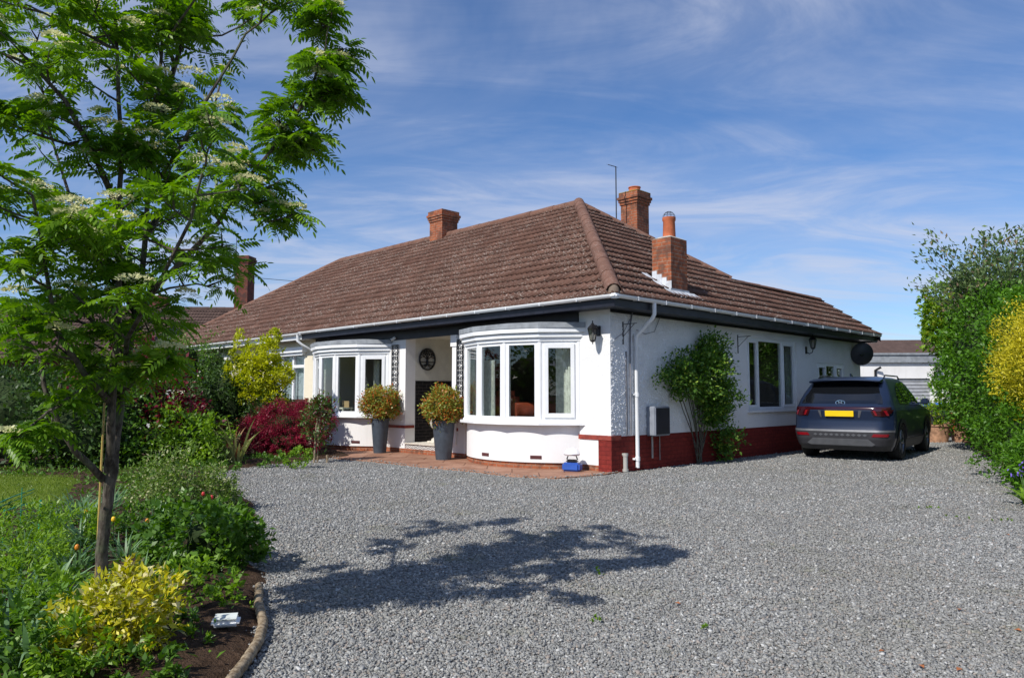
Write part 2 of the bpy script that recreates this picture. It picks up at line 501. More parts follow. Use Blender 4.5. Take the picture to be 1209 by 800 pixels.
def shrub(name, loc, label, cat, radii, n, leaf, mat, stem=M['bark'], group=None, zc=None, **kw):
    o = empty(name, loc, 0, label, cat, group)
    zc = radii[2] * .95 if zc is None else zc
    foliage('foliage', o, (0, 0, zc), radii, n, leaf, mat, **kw)
    tips = [(random.uniform(-.6, .6) * radii[0], random.uniform(-.6, .6) * radii[1], zc + random.uniform(-.1, .6) * radii[2]) for _ in range(7)]
    stems('stem', o, (0, 0, 0), tips, max(.012, radii[0] * .022), stem)
    return o


def straps(name, base, n, length, width, mat, parent, spreadr=.1, lean=.35, droop=.35, seg=5):
    """long arching leaves from a base"""
    v = []; f = []
    for i in range(n):
        a = rng.uniform(0, 6.28); r = rng.uniform(0, spreadr); ln = length * rng.uniform(.6, 1.1); le = lean * rng.uniform(.2, 1.3); dr = droop * rng.uniform(.2, 1.5)
        b = np.array(base) + [r * math.cos(a + 1), r * math.sin(a + 1), 0]
        h = np.array([math.cos(a), math.sin(a), 0]); sd = np.array([-math.sin(a), math.cos(a), 0])
        tw = rng.uniform(-.8, .8); sd = sd * math.cos(tw) + h * math.sin(tw) * .8
        o = len(v)
        for k in range(seg + 1):
            t = k / seg
            p = b + h * ln * (le * t + dr * t * t) + np.array([0, 0, ln * (t * (1 - .25 * le) - dr * .8 * t ** 3)])
            w = width * (1 - t ** 2.2) * (.6 + .4 * min(1, t * 4)) * .5 + .0008
            v += [p - sd * w, p + sd * w]
        f += [(o + 2 * k, o + 2 * k + 1, o + 2 * k + 3, o + 2 * k + 2) for k in range(seg)]
    return np_mesh(name, np.array(v), np.array(f).ravel(), 4, mat, parent, True)


def core(name, par, c, rad, mat=None, amp=.18):
    import bmesh
    bm = bmesh.new(); bmesh.ops.create_icosphere(bm, subdivisions=3, radius=1)
    for v in bm.verts:
        k = 1 + amp * math.sin(5 * v.co.x + 2 * v.co.y + rad[0]) * math.sin(4 * v.co.z + 3 * v.co.y + rad[2])
        v.co = Vector((c[0] + v.co.x * rad[0] * k, c[1] + v.co.y * rad[1] * k, max(.0, c[2] + v.co.z * rad[2] * k)))
    me = bpy.data.meshes.new(name); bm.to_mesh(me); bm.free(); me.materials.append(mat or M['corebark'])
    o = bpy.data.objects.new(name, me); C.objects.link(o); o.parent = par; return o


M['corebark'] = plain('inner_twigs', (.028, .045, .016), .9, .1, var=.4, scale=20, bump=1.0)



# ------------------------------------------------------------------ ground
def sdist(px, py, poly):
    """signed distance to polygon, positive inside"""
    P = np.array(poly); Q = np.roll(P, -1, 0); d = np.full(px.shape, 1e9); ins = np.zeros(px.shape, bool)
    for (x0, y0), (x1, y1) in zip(P, Q):
        ex, ey = x1 - x0, y1 - y0
        t = np.clip(((px - x0) * ex + (py - y0) * ey) / (ex * ex + ey * ey), 0, 1)
        d = np.minimum(d, np.hypot(px - x0 - t * ex, py - y0 - t * ey))
        c = ((y0 > py) != (y1 > py)) & (px < (x1 - x0) * (py - y0) / (y1 - y0 + 1e-12) + x0)
        ins ^= c
    return np.where(ins, d, -d)


def mound(name, poly, step, lo, hi, width, mat, amp=.02, kind='structure', wob=.08):
    P = np.array(poly); x0, y0 = P.min(0) - .4; x1, y1 = P.max(0) + .4
    xs = np.arange(x0, x1 + step, step); ys = np.arange(y0, y1 + step, step)
    X, Y = np.meshgrid(xs, ys)
    w = wob * (np.sin(X * 5.1 + 2 * np.sin(Y * 3.3)) + np.sin(Y * 7.7 + X * 2.1)) * .6
    D = sdist(X, Y, poly) + w
    t = np.clip((D + width * .5) / width, 0, 1); t = t * t * (3 - 2 * t)
    Z = lo + (hi - lo) * t + amp * t * (np.sin(X * 9 + 3 * np.sin(Y * 4)) * np.sin(Y * 11 + X * 3) + .5 * np.sin(X * 23) * np.sin(Y * 19))
    ny, nx = X.shape
    i = np.arange((ny - 1) * (nx - 1)); r, c = i // (nx - 1), i % (nx - 1); a = r * nx + c
    keep = (D.ravel()[a] > -.35)
    q4 = np.stack([a, a + 1, a + nx + 1, a + nx], 1)[keep]
    o = np_mesh(name, np.stack([X, Y, Z], -1).reshape(-1, 3), q4.ravel(), 4, mat, None, True)
    tag(o, kind=kind); return o


g = MB(); g.add([(-600, -600, -.06), (600, -600, -.06), (600, 900, -.06), (-600, 900, -.06)], [(0, 1, 2, 3)])
tag(g.build('ground', M['soil']), kind='structure')
GP = [(-9, -14), (9, -14), (7.2, 6), (7.9, 9.6), (9.0, 12.3), (10.7, 15.7), (13.6, 21.3), (15.6, 25), (21, 34), (9, 34), (3, 22), (-6, 21), (-9, 9)]
g = MB(); g.add([(x, y, 0) for x, y in GP], [tuple(range(len(GP)))])
tag(g.build('gravel_driveway', M['gravel']), kind='structure')
BED = [(-1.0, 1.2), (-1.02, 2.6), (-1.22, 3.3), (-1.33, 3.8), (-1.47, 4.4), (-1.78, 5.3), (-2.10, 6.1), (-3.05, 8.8), (-4.2, 10.9), (-5.15, 12.3), (-4.85, 13.9), (-3.75, 15.6), (-3.5, 16.2), (-5.0, 19.2), (-9.8, 23.5), (-26, 30), (-26, 1.2)]
mound('flower_bed_soil', BED, .11, -.05, .05, .28, M['soil'], .022)
LAWN = [(-5.3, 8.8), (-6.0, 10.2), (-6.6, 11.4), (-9, 11.7), (-25, 11.4), (-25, 3), (-8.2, 7.0), (-6.4, 8.4)]
mound('lawn', LAWN, .16, -.02, .10, .25, M['lawn'], .008, wob=.05)
HB = [(6.55, 5.0), (6.45, 7.0), (6.6, 9.3), (8.35, 12.4), (10.1, 15.7), (13.0, 21.4), (14.3, 24.5), (19, 24), (16, 5)]
mound('hedge_bed_soil', HB, .13, -.05, .035, .3, M['soil'], .02)
PT = [(-5.7, -1.84), (-4.7, -1.7), (-3.0, -1.66), (-1.84, -1.52), (-.87, -1.58), (-.1, -1.25), (.08, -.3), (.02, .2), (-9.7, .2), (-9.7, -.9), (-7.6, -1.75)]
g = MB(); g.add([hloc(x, y, .022) for x, y in PT] + [hloc(x, y, -.02) for x, y in PT],
                [tuple(range(11))] + [(i, (i + 1) % 11, 11 + (i + 1) % 11, 11 + i) for i in range(11)])
tag(g.build('patio_paving', M['patio']), kind='structure')

# loose chippings lying on the drive: real stones close by, the sheet further off
CH = np.array([(x, y, z) for x in (-1, 1) for y in (-1, 1) for z in (-1, 1)], float)
CF = np.array([(0, 1, 3, 2), (4, 6, 7, 5), (0, 4, 5, 1), (2, 3, 7, 6), (0, 2, 6, 4), (1, 5, 7, 3)])
N = 480000
yy = 2.7 * (26 / 2.7) ** rng.uniform(0, 1, N)
xx = rng.uniform(-.76, .76, N) * (yy + .6)
PTW = [tuple(hloc(x, y)[:2]) for x, y in PT]; HOUSE = [tuple(hloc(x, y)[:2]) for x, y in ((0, 0), (0, 11.3), (-20, 11.3), (-20, 0))]
inside = (sdist(xx, yy, GP) > .05) & (sdist(xx, yy, PTW) < np.abs(rng.normal(0, .07, N)) - .02) & (sdist(xx, yy, HOUSE) < 0) & (sdist(xx, yy, BED) < rng.normal(.02, .05, N)) & (sdist(xx, yy, HB) < .08)
xx, yy = xx[inside], yy[inside]; N = len(xx)
sz = np.minimum(rng.lognormal(math.log(.0055), .36, N), .0115) * (1 + .055 * (yy - 3))
ax = np.stack([rng.uniform(.75, 1.45, N), rng.uniform(.6, 1.0, N), rng.uniform(.35, .7, N)], -1) * sz[:, None]
vv = CH[None] * (1 + rng.uniform(-.42, .18, (N, 8, 3))) * ax[:, None]
qt = unit(rng.normal(size=(N, 4)) * np.array([1, .32, .32, 1.2])[None])
w_, x_, y_, z_ = qt.T
RM = np.stack([1 - 2 * (y_ * y_ + z_ * z_), 2 * (x_ * y_ - z_ * w_), 2 * (x_ * z_ + y_ * w_), 2 * (x_ * y_ + z_ * w_), 1 - 2 * (x_ * x_ + z_ * z_), 2 * (y_ * z_ - x_ * w_),
               2 * (x_ * z_ - y_ * w_), 2 * (y_ * z_ + x_ * w_), 1 - 2 * (x_ * x_ + y_ * y_)], -1).reshape(N, 3, 3)
vv = np.einsum('nij,nkj->nki', RM, vv)
vv += np.stack([xx, yy, np.where(sdist(xx, yy, PTW) > -.01, .026, 0) + rng.uniform(-.002, .008, N)], -1)[:, None]
lo = (CF[None] + (np.arange(N) * 8)[:, None, None]).ravel()
tag(np_mesh('gravel_chippings', vv.reshape(-1, 3), lo, 4, M['stonechip']), 'loose grey stone chippings covering the near part of the driveway', 'gravel', kind='stuff')

# ------------------------------------------------------------------ bungalow
HZ = HC.copy()
bung = empty('bungalow', HC, YAW, 'white rendered bungalow with bow windows, maroon plinth and brown tiled hip roof', 'bungalow')


def wall_grid(mb, u0, u1, z0, z1, holes, put, mi=0):
    """solid wall made of boxes round rectangular holes; put(mb,u0,u1,z0,z1)"""
    us = sorted({u0, u1, *[h[0] for h in holes], *[h[1] for h in holes]})
    for a, b in zip(us, us[1:]):
        hs_ = sorted([h for h in holes if h[0] <= a and h[1] >= b], key=lambda h: h[2])
        z = z0
        for h in hs_:
            if h[2] > z: put(mb, a, b, z, h[2], mi)
            z = h[3]
        if z < z1: put(mb, a, b, z, z1, mi)


WT = 2.86
# front walls
fw = MB()
fw.box(-.70, -.004, 0, .28, .64, WT)
fw.build('wall', M['render'], bung)
pl = MB(); pl.box(-.70, -.002, .004, .28, .12, .56); pl.build('painted_plinth', M['smooth'], bung)
pl = MB(); pl.box(-.72, .012, -.012, .27, .56, .64); pl.build('string_course', M['maroonp'], bung)
pl = MB(); pl.box(-9.9, -.001, .006, .27, -.1, .12); pl.build('brick_footing', M['brick'], bung)
fw = MB()
fw.box(-6.6, -5.9, 0, .28, .12, WT); fw.build('porch_pier', M['smooth'], bung)
fw = MB(); fw.box(-4.24, -3.8, 0, .28, .12, WT); fw.box(-4.24, -4.04, -.05, 0, 2.36, 2.60); fw.box(-4.20, -4.07, -.03, 0, .3, 2.36)
fw.build('porch_pier', M['smooth'], bung)
fw = MB(); fw.box(-9.95, -9.65, 0, .28, .12, WT); fw.build('wall', M['smooth'], bung)
for x0, x1 in ((-6.62, -5.88), (-4.26, -4.03)):
    pb = MB(); pb.box(x0, x1, -.012, .25, .575, .64); pb.build('string_course', M['maroonp'], bung)
# side wall
sw = MB()
W1 = (4.82, 7.23, 1.00, 2.60); W2 = (8.45, 10.15, 1.20, 2.14)
wall_grid(sw, .28, 11.3, .62, WT, [W1, W2], lambda m, a, b, c, d, i: m.box(-.28, 0, a, b, c, d, i))
sw.box(-.004, 0, .0, .28, .64, WT)
sw.box(-2.7, -.28, 11.02, 11.3, 0, WT)
sw.add([(0, 11.3, WT), (-2.7, 11.3, WT), (-1.2, 11.3, 3.95), (0, 11.02, WT), (-2.7, 11.02, WT), (-1.2, 11.02, 3.95)], [(0, 1, 2), (3, 5, 4), (0, 2, 5, 3), (1, 4, 5, 2)])
sw.build('wall', M['pebble'], bung)
sp_ = MB(); sp_.box(-.28, .006, .0, 11.306, -.1, .62); sp_.build('painted_plinth', M['maroon'], bung)
rw = MB(); rw.box(-9.95, -2.4, 7.2, 7.48, 0, 3.3); rw.box(-2.7, -2.42, 7.48, 11.02, 0, 3.1); rw.box(-9.95, -9.75, .28, 7.2, 0, 3.0)
rw.build('wall', M['smooth'], bung)
# thrown pebbles standing out of the render near the corner
N = 4200
py_ = rng.uniform(.01, 2.6, N) ; pz_ = rng.uniform(.66, 2.78, N)
kk = (rng.uniform(0, 1, N) < np.clip(1.25 - py_ * .42, .1, 1)); py_, pz_ = py_[kk], pz_[kk]; N = len(py_)
pr_ = rng.uniform(.008, .024, N)
DM = np.array([(0, 1, 0), (0, .5, .87), (0, -.5, .87), (0, -1, 0), (0, -.5, -.87), (0, .5, -.87), (.6, .3, .25), (.6, -.35, .2), (.6, 0, -.4)])
DF = [(0, 1, 6), (1, 2, 7), (1, 7, 6), (2, 3, 7), (3, 4, 7), (4, 8, 7), (4, 5, 8), (5, 0, 8), (0, 6, 8), (6, 7, 8)]
dv = DM[None] * pr_[:, None, None] * rng.uniform(.8, 1.2, (N, 9, 1)) + np.stack([np.full(N, -.0005), py_, pz_], -1)[:, None]
np_mesh('pebbledash', dv.reshape(-1, 3), (np.array(DF)[None] + (np.arange(N) * 9)[:, None, None]).ravel(), 3, plain('white_painted_pebble', (.80, .80, .80), .6, .3), bung)
# rooms behind the glass
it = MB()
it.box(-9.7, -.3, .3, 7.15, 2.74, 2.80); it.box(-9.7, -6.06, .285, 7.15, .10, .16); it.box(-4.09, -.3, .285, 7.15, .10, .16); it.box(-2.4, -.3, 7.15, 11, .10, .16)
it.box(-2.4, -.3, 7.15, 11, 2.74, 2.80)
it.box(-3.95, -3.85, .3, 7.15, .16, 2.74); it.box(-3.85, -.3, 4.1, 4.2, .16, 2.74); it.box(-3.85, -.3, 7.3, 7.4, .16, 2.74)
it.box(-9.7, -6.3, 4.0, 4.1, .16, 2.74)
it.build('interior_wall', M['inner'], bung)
# porch
po = MB()
po.box(-6.05, -5.9, .28, 3.2, 1.66, 2.74); po.box(-4.24, -4.1, .28, 3.2, .25, 2.74); po.box(-5.9, -4.24, 3.1, 3.25, .25, 2.74)
po.box(-5.95, -4.2, .02, 3.2, 2.66, 2.72)
po.build('porch_wall', plain('porch_plaster', (.66, .64, .57), .8, .2, var=.05), bung)
po = MB(); po.box(-6.05, -5.885, .285, 3.1, .25, 1.66); po.build('glazed_brick_dado', M['blacktile'], bung)
q = NT('patterned_step_tile')
s = q.n('SeparateXYZ'); q.set(s.inputs[0], q.tc.outputs['Object'])
fx = q.math('SUBTRACT', q.math('FRACT', q.math('MULTIPLY', s.outputs[0], 6.6)), .5)
zn = q.math('MULTIPLY', q.math('SUBTRACT', s.outputs[2], .105), 7.4)
rr = q.math('SQRT', q.math('ADD', q.math('MULTIPLY', fx, fx), q.math('MULTIPLY', q.math('SUBTRACT', zn, 1.0), q.math('SUBTRACT', zn, 1.0))))
ring = q.math('GREATER_THAN', q.math('SINE', q.math('MULTIPLY', rr, 26.0)), .15)
M['steptile'] = q.done(q.bsdf(q.mix(ring, (.72, .71, .68), (.05, .05, .055)), .4, .5))
st = MB(); st.box(-5.9, -4.24, .03, .285, .10, .225); st.build('porch_step', M['steptile'], bung)
st = MB(); st.box(-5.9, -4.24, .0, 3.1, .225, .25); st.build('porch_floor', M['stone'], bung)
st = MB(); st.box(-5.95, -4.2, .05, .285, -.05, .10); st.build('brick_footing', M['brick'], bung)
do = MB(); do.box(-5.6, -4.6, 3.04, 3.1, .25, 2.3); do.build('front_door', M['black'], bung)
# dark timber band over bows and porch, soffits and fascias
fa = MB()
fa.box(-9.95, -.70, -.014, .0, 2.60, 2.86)
fa.box(-9.95, .40, -.40, -.001, 2.815, 2.84); fa.box(.001, .40, -.001, 11.5, 2.815, 2.84)
fa.box(-9.95, .40, -.425, -.40, 2.80, 2.985); fa.box(.40, .425, -.425, 11.5, 2.80, 2.985)
fa.box(-.3, .40, 11.3, 11.5, 2.78, 2.84)
fa.box(.001, .02, .001, 11.3, 2.765, 2.815)
fa.build('fascia_board', M['black'], bung)


def gutter(mb, p0, p1, out, r=.058):
    p0, p1, out = Vector(p0), Vector(p1), Vector(out).normalized()
    prof = [(out * (r * math.cos(t) + r) + Vector((0, 0, r * math.sin(t)))) for t in [math.pi + i * math.pi / 8 for i in range(9)]]
    n = len(prof)
    inn = [out * r + (p - out * r) * .9 for p in prof]
    vs = [p0 + p for p in prof] + [p1 + p for p in prof] + [p0 + p for p in inn] + [p1 + p for p in inn]
    fs = [(i, i + 1, n + i + 1, n + i) for i in range(n - 1)] + [(2 * n + i, 3 * n + i, 3 * n + i + 1, 2 * n + i + 1) for i in range(n - 1)]
    fs += [(0, n, 3 * n, 2 * n), (n - 1, 3 * n - 1, 4 * n - 1, 2 * n - 1)]
    fs += [(i, 2 * n + i, 2 * n + i + 1, i + 1) for i in range(n - 1)] + [(n + i, n + i + 1, 3 * n + i + 1, 3 * n + i) for i in range(n - 1)]
    mb.add(vs, fs, 0, False)


gt = MB()
gutter(gt, (-9.95, -.425, 2.985), (.52, -.425, 2.985), (0, -1, 0))
gutter(gt, (.425, -.52, 2.985), (.425, 11.5, 2.985), (1, 0, 0))
for k in range(12):
    x = -.3 - k * .87; gt.box(x - .008, x + .008, -.543, -.425, 2.924, 2.989)
for k in range(14):
    y = .1 + k * .83; gt.box(.425, .545, y - .008, y + .008, 2.922, 2.991)
gt.box(.41, .56, -.56, -.41, 2.915, 2.996, bev=.03)
gt.build('gutter', M['gutter'], bung)
dp = MB()
dp.tube([(.49, .62, 2.93), (.49, .62, 2.74), (.46, .62, 2.68), (.10, .66, 2.40), (.062, .67, 2.34), (.062, .67, .06)], .036, 12)
for z in (2.35, 1.3, .18): dp.tube([(.062, .67, z), (.062, .67, z + .07)], .044, 12)
for z in (1.33, .20): dp.box(.0, .06, .60, .74, z, z + .03)
dp.build('downpipe', M['gutter'], bung)
dp = MB(); dp.tube([(.05, .33, 0), (.05, .33, .30)], .042, 10); dp.tube([(.05, .33, .02), (.05, .33, .06)], .055, 10); dp.tube([(.05, .33, .28), (.05, .33, .32)], .05, 10)
dp.box(.0, .08, .29, .37, .30, .33)
dp.build('waste_pipe', plain('grey_plastic', (.42, .41, .38), .5), bung)
cb = MB(); cb.tube([(.03, .53, .64), (.03, .53, 2.2), (.02, .56, 2.6), (.02, .62, 2.8)], .014, 6); cb.box(.0, .02, .42, .45, .64, 2.1)
cb.tube([(.02, .10, 2.30), (.02, .35, 2.42), (.02, .55, 2.68)], .006, 5)
cb.tube([(.02, .74, 2.50), (.02, 1.0, 2.44), (.02, 1.3, 2.50), (.02, 1.5, 2.80)], .006, 5)
cb.build('cable', plain('grey_cable', (.20, .20, .22), .5), bung)
# meter cabinet
mc = MB(); mc.box(.006, .20, 1.02, 1.50, .60, 1.13, bev=.015); cab = mc.build('meter_cabinet', plain('grey_cabinet', (.24, .26, .30), .5), bung)
mc = MB(); mc.box(.20, .212, 1.05, 1.47, .63, 1.10, bev=.005); mc.build('cabinet_door', plain('dark_cabinet_door', (.012, .014, .024), .4), cab)
M['gpipe'] = plain('grey_pipe', (.35, .33, .30), .5)
mc = MB(); mc.tube([(.06, 1.12, .60), (.06, 1.12, .20)], .018, 8); mc.build('pipe', M['gpipe'], cab)
mc = MB(); mc.tube([(.03, 1.4, .60), (.03, 1.4, .15)], .008, 6); mc.build('pipe', M['gpipe'], cab)


# bow windows: five facets on an arc over a curved rendered base
def bow(cx, name, inner_side):
    Rr = 1.977; hw = 1.55; sg = .75; hh_ = math.asin(hw / Rr)
    ang = [(-hh_ + 2 * hh_ * i / 5) for i in range(6)]

    def P(t, rad): return (cx + rad * math.sin(t), -(rad * math.cos(t) - (Rr - sg)))
    root = empty(name, (0, 0, 0)); root.parent = bung
    # curved base
    b = MB(); n = 40; rb = Rr * math.cos(hh_ / 5) - .035
    arc = [P(-hh_ * 1.02 + 2.04 * hh_ * i / n, rb) for i in range(n + 1)]
    arc[0] = (arc[0][0], .05); arc[-1] = (arc[-1][0], .05)
    b.prism(arc, .13, .80); b.build('wall', M['smooth'], root, True)
    b = MB(); arc2 = [P(-hh_ * 1.01 + 2.02 * hh_ * i / n, rb - .03) for i in range(n + 1)]; arc2[0] = (arc2[0][0], .05); arc2[-1] = (arc2[-1][0], .05)
    b.prism(arc2, -.05, .13); b.build('brick_footing', M['brick'], root)
    # air bricks
    for t in (-.30 * hh_ + .17, .36 * hh_ + .17):
        ab = MB()
        x, y = P(-t if inner_side < 0 else t, rb + .006); c, s_ = math.cos(t), math.sin(t)
        if inner_side < 0: s_ = -s_
        ab.add([(x + c * a - s_ * -o_, y + s_ * a - c * o_, z) for a in (-.105, .105) for o_ in (-.01, .001) for z in (.195, .255)],
               [(0, 1, 3, 2), (4, 6, 7, 5), (0, 4, 5, 1), (2, 3, 7, 6), (0, 2, 6, 4), (1, 5, 7, 3)])
        for k in range(3):
            ab.add([(x + c * a - s_ * -o_, y + s_ * a - c * o_, z) for a in (-.095, .095) for o_ in (-.005, .005) for z in (.202 + k * .018, .209 + k * .018)],
                   [(0, 1, 3, 2), (4, 6, 7, 5), (0, 4, 5, 1), (2, 3, 7, 6), (0, 2, 6, 4), (1, 5, 7, 3)])
        ab.build('air_brick', M['airbrick'], root)
    # sill
    b = MB(); sl = [P(t, Rr + .10) for t in ang]; sl[0] = (sl[0][0] - .06, .0); sl[-1] = (sl[-1][0] + .06, .0)
    b.prism(sl, .80, .845); sl2 = [P(t, Rr + .04) for t in ang]; sl2[0] = (sl2[0][0], .02); sl2[-1] = (sl2[-1][0], .02); b.prism(sl2, .845, .885)
    b.build('sill', M['upvc'], root)
    # cornice in three steps and a lead flat
    b = MB()
    for (o1, z0, z1) in ((.03, 2.30, 2.37), (.075, 2.37, 2.42), (.055, 2.42, 2.455), (.12, 2.455, 2.53)):
        c_ = [P(t, Rr + o1) for t in ang]; c_[0] = (c_[0][0] - o1 * .4, .0); c_[-1] = (c_[-1][0] + o1 * .4, .0); b.prism(c_, z0, z1)
    b.build('cornice', M['upvc'], root)
    b = MB(); a1 = [P(t, Rr + .13) for t in ang]; a1[0] = (a1[0][0] - .06, -.02); a1[-1] = (a1[-1][0] + .06, -.02)
    a2 = [P(t, Rr - .12) for t in ang]; a2[0] = (a2[0][0] + .1, -.02); a2[-1] = (a2[-1][0] - .1, -.02)
    n = 6
    b.add([(x, y, 2.533) for x, y in a1] + [(x, y, 2.625) for x, y in a1] + [(x, y, 2.66) for x, y in a2],
          [tuple(range(n))[::-1]] + [(i, (i + 1) % n, n + (i + 1) % n, n + i) for i in range(n)] + [(n + i, n + (i + 1) % n, 2 * n + (i + 1) % n, 2 * n + i) for i in range(n)] + [tuple(range(2 * n, 3 * n))])
    b.build('lead_flat', M['lead'], root)
    # frames: corner posts, rails, opening sash in the end facets
    fr = MB(); z0, z1 = .885, 2.30

    def fbox(m, A, B, s0, s1, d0, d1, za, zb):
        ux, uy = B[0] - A[0], B[1] - A[1]; l = math.hypot(ux, uy); ux /= l; uy /= l; nx, ny = uy, -ux
        v = [(A[0] + ux * s + nx * d, A[1] + uy * s + ny * d, z) for z in (za, zb) for d in (d0, d1) for s in (s0, s1)]
        m.add(v, [(0, 2, 3, 1), (4, 5, 7, 6), (0, 1, 5, 4), (2, 6, 7, 3), (0, 4, 6, 2), (1, 3, 7, 5)]); return l
    gl = []
    for i in range(5):
        A, B = P(ang[i], Rr), P(ang[i + 1], Rr); l = math.hypot(B[0] - A[0], B[1] - A[1])
        fbox(fr, A, B, .035, .10, -.07, 0, z0, z1); fbox(fr, A, B, l - .10, l - .035, -.07, 0, z0, z1)
        fbox(fr, A, B, .10, l - .10, -.07, 0, z0, z0 + .06); fbox(fr, A, B, .10, l - .10, -.07, 0, z1 - .06, z1)
        sash = i in (0, 4)
        e = .15 if sash else .10; ez = .12 if sash else .06
        if sash:
            sm = MB(); fbox(sm, A, B, .085, .155, -.03, .022, z0 + .045, z1 - .045); fbox(sm, A, B, l - .155, l - .085, -.03, .022, z0 + .045, z1 - .045)
            fbox(sm, A, B, .155, l - .155, -.03, .021, z0 + .045, z0 + .125); fbox(sm, A, B, .155, l - .155, -.03, .021, z1 - .125, z1 - .045)
            sm.build('sash', M['upvc'], root)
        else:
            fbox(fr, A, B, l / 2 - .0, l / 2 + .0, -.07, 0, z0, z0)
        g_ = MB(); ux, uy = (B[0] - A[0]) / l, (B[1] - A[1]) / l; nx, ny = uy, -ux
        g_.add([(A[0] + ux * s + nx * -.028, A[1] + uy * s + ny * -.028, z) for s, z in ((e - .01, z0 + ez - .01), (l - e + .01, z0 + ez - .01), (l - e + .01, z1 - ez + .01), (e - .01, z1 - ez + .01))], [(0, 1, 2, 3)])
        g_.build('pane', M['glass'], root)
    for i in range(6):
        x, y = P(ang[i], Rr - .035)
        fr.tube([(x, y, z0), (x, y, z1)], .052, 10)
    fr.build('frame', M['upvc'], root)
    return P, ang


Pb, angb = bow(-2.25, 'bow_window', 1)
bow(-8.125, 'bow_window', 1)


# flat windows in the side wall
def side_window(y0, y1, z0, z1, mull, name):
    o = empty(name, (0, 0, 0)); o.parent = bung
    f = MB(); X0, X1 = -.10, -.025
    f.box(X0, X1, y0, y0 + .065, z0, z1); f.box(X0, X1, y1 - .065, y1, z0, z1)
    f.box(X0, X1, y0 + .065, y1 - .065, z0, z0 + .065); f.box(X0, X1, y0 + .065, y1 - .065, z1 - .065, z1)
    ys = [y0 + .065]
    for m in mull: f.box(X0, X1, m - .035, m + .035, z0 + .065, z1 - .065); ys += [m - .035, m + .035]
    ys.append(y1 - .065)
    f.build('frame', M['upvc'], o)
    for k in range(0, len(ys), 2):
        if k != 2 or len(ys) == 4:
            s_ = MB(); a, b = ys[k] - .012, ys[k + 1] + .012; zz0, zz1 = z0 + .053, z1 - .053
            s_.box(-.06, -.008, a, a + .06, zz0, zz1); s_.box(-.06, -.008, b - .06, b, zz0, zz1); s_.box(-.06, -.009, a + .06, b - .06, zz0, zz0 + .06); s_.box(-.06, -.009, a + .06, b - .06, zz1 - .06, zz1)
            s_.build('sash', M['upvc'], o)
        p = MB(); p.add([(-.045, ys[k], z0 + .06), (-.045, ys[k + 1], z0 + .06), (-.045, ys[k + 1], z1 - .06), (-.045, ys[k], z1 - .06)], [(0, 1, 2, 3)]); p.build('pane', M['glass'], o)
    s_ = MB(); s_.box(-.10, .06, y0 - .04, y1 + .04, z0 - .05, z0); s_.build('sill', M['upvc'], o)
    return o


side_window(*W1, [5.36, 6.53], 'window')
side_window(*W2, [9.02, 9.60], 'window')


# curtains, sofa and bits seen through the glass
def curtain(x0, y0, x1, y1, z0, z1, label, mat=M['curtain'], amp=.035, waves=9):
    n = waves * 8; v = []
    dx, dy = x1 - x0, y1 - y0; l = math.hypot(dx, dy); nx, ny = -dy / l, dx / l
    for i in range(n + 1):
        t = i / n; a = amp * math.sin(t * waves * 6.283) + .3 * amp * math.sin(t * waves * 2.1 * 6.283)
        for z, k in ((z0, 1.0), ((z0 + z1) / 2, .8), (z1, .7)): v.append(hloc(x0 + dx * t + nx * a * k, y0 + dy * t + ny * a * k, z))
    f = [(i * 3 + j, i * 3 + 3 + j, i * 3 + 4 + j, i * 3 + 1 + j) for i in range(n) for j in (0, 1)]
    m = MB(); m.add(v, f, 0, True); o = m.build('curtain', mat)
    return tag(o, label, 'curtain', 'curtains in the bow windows')


curtain(-.80, .06, -1.36, .10, .20, 2.28, 'pale curtain behind the opening sash beside the wall lantern')
curtain(-2.42, -.46, -2.72, -.42, .20, 2.0, 'pale curtain in second pane from the porch of the armchair room')
curtain(-2.95, -.30, -3.35, -.18, .20, 2.28, 'pale curtain at the porch end of the armchair room window')
curtain(-7.05, .06, -7.3, .10, .20, 2.28, 'pale curtain in far bow window on the porch side')
curtain(-9.0, -.25, -9.35, -.10, .20, 2.28, 'pale curtain in far bow window beside the cream house')


def sofa(x, y, rz, label):
    o = empty('armchair', hloc(x, y, .16), YAW + rz, label, 'armchair')
    m = MB(); m.box(-.45, .45, -.4, .4, .05, .42, bev=.05); m.build('seat', M['leather'], o)
    m = MB(); m.box(-.45, .45, .25, .48, .3, .98, bev=.09); m.build('backrest', M['leather'], o)
    for s_ in (-1, 1):
        m = MB(); m.box(s_ * .5 - .13, s_ * .5 + .13, -.42, .42, .05, .62, bev=.04); m.tube([(s_ * .5, -.44, .66), (s_ * .5, .42, .66)], .145, 14); m.build('armrest', M['leather'], o)
    return o


ac_ = sofa(-2.85, .75, R(160), 'brown leather armchair inside the near bow window'); ac_.scale = (1.1, 1.1, 1.28)
tb = empty('side_table', hloc(-8.35, -.1, .16), YAW, 'small pale table inside the far bow window', 'table')
m = MB(); m.box(-.2, .2, -.15, .15, .82, .86); m.build('tabletop', M['stone'], tb)
m = MB(); m.box(-.16, .16, .05, .07, .86, 1.02); m.build('back_panel', plain('pale_wood', (.45, .30, .16), .6), tb)
for sx in (-1, 1):
    for sy in (-1, 1):
        m = MB(); m.box(sx * .17 - .015, sx * .17 + .015, sy * .12 - .015, sy * .12 + .015, 0, .82); m.build('leg', M['stone'], tb)


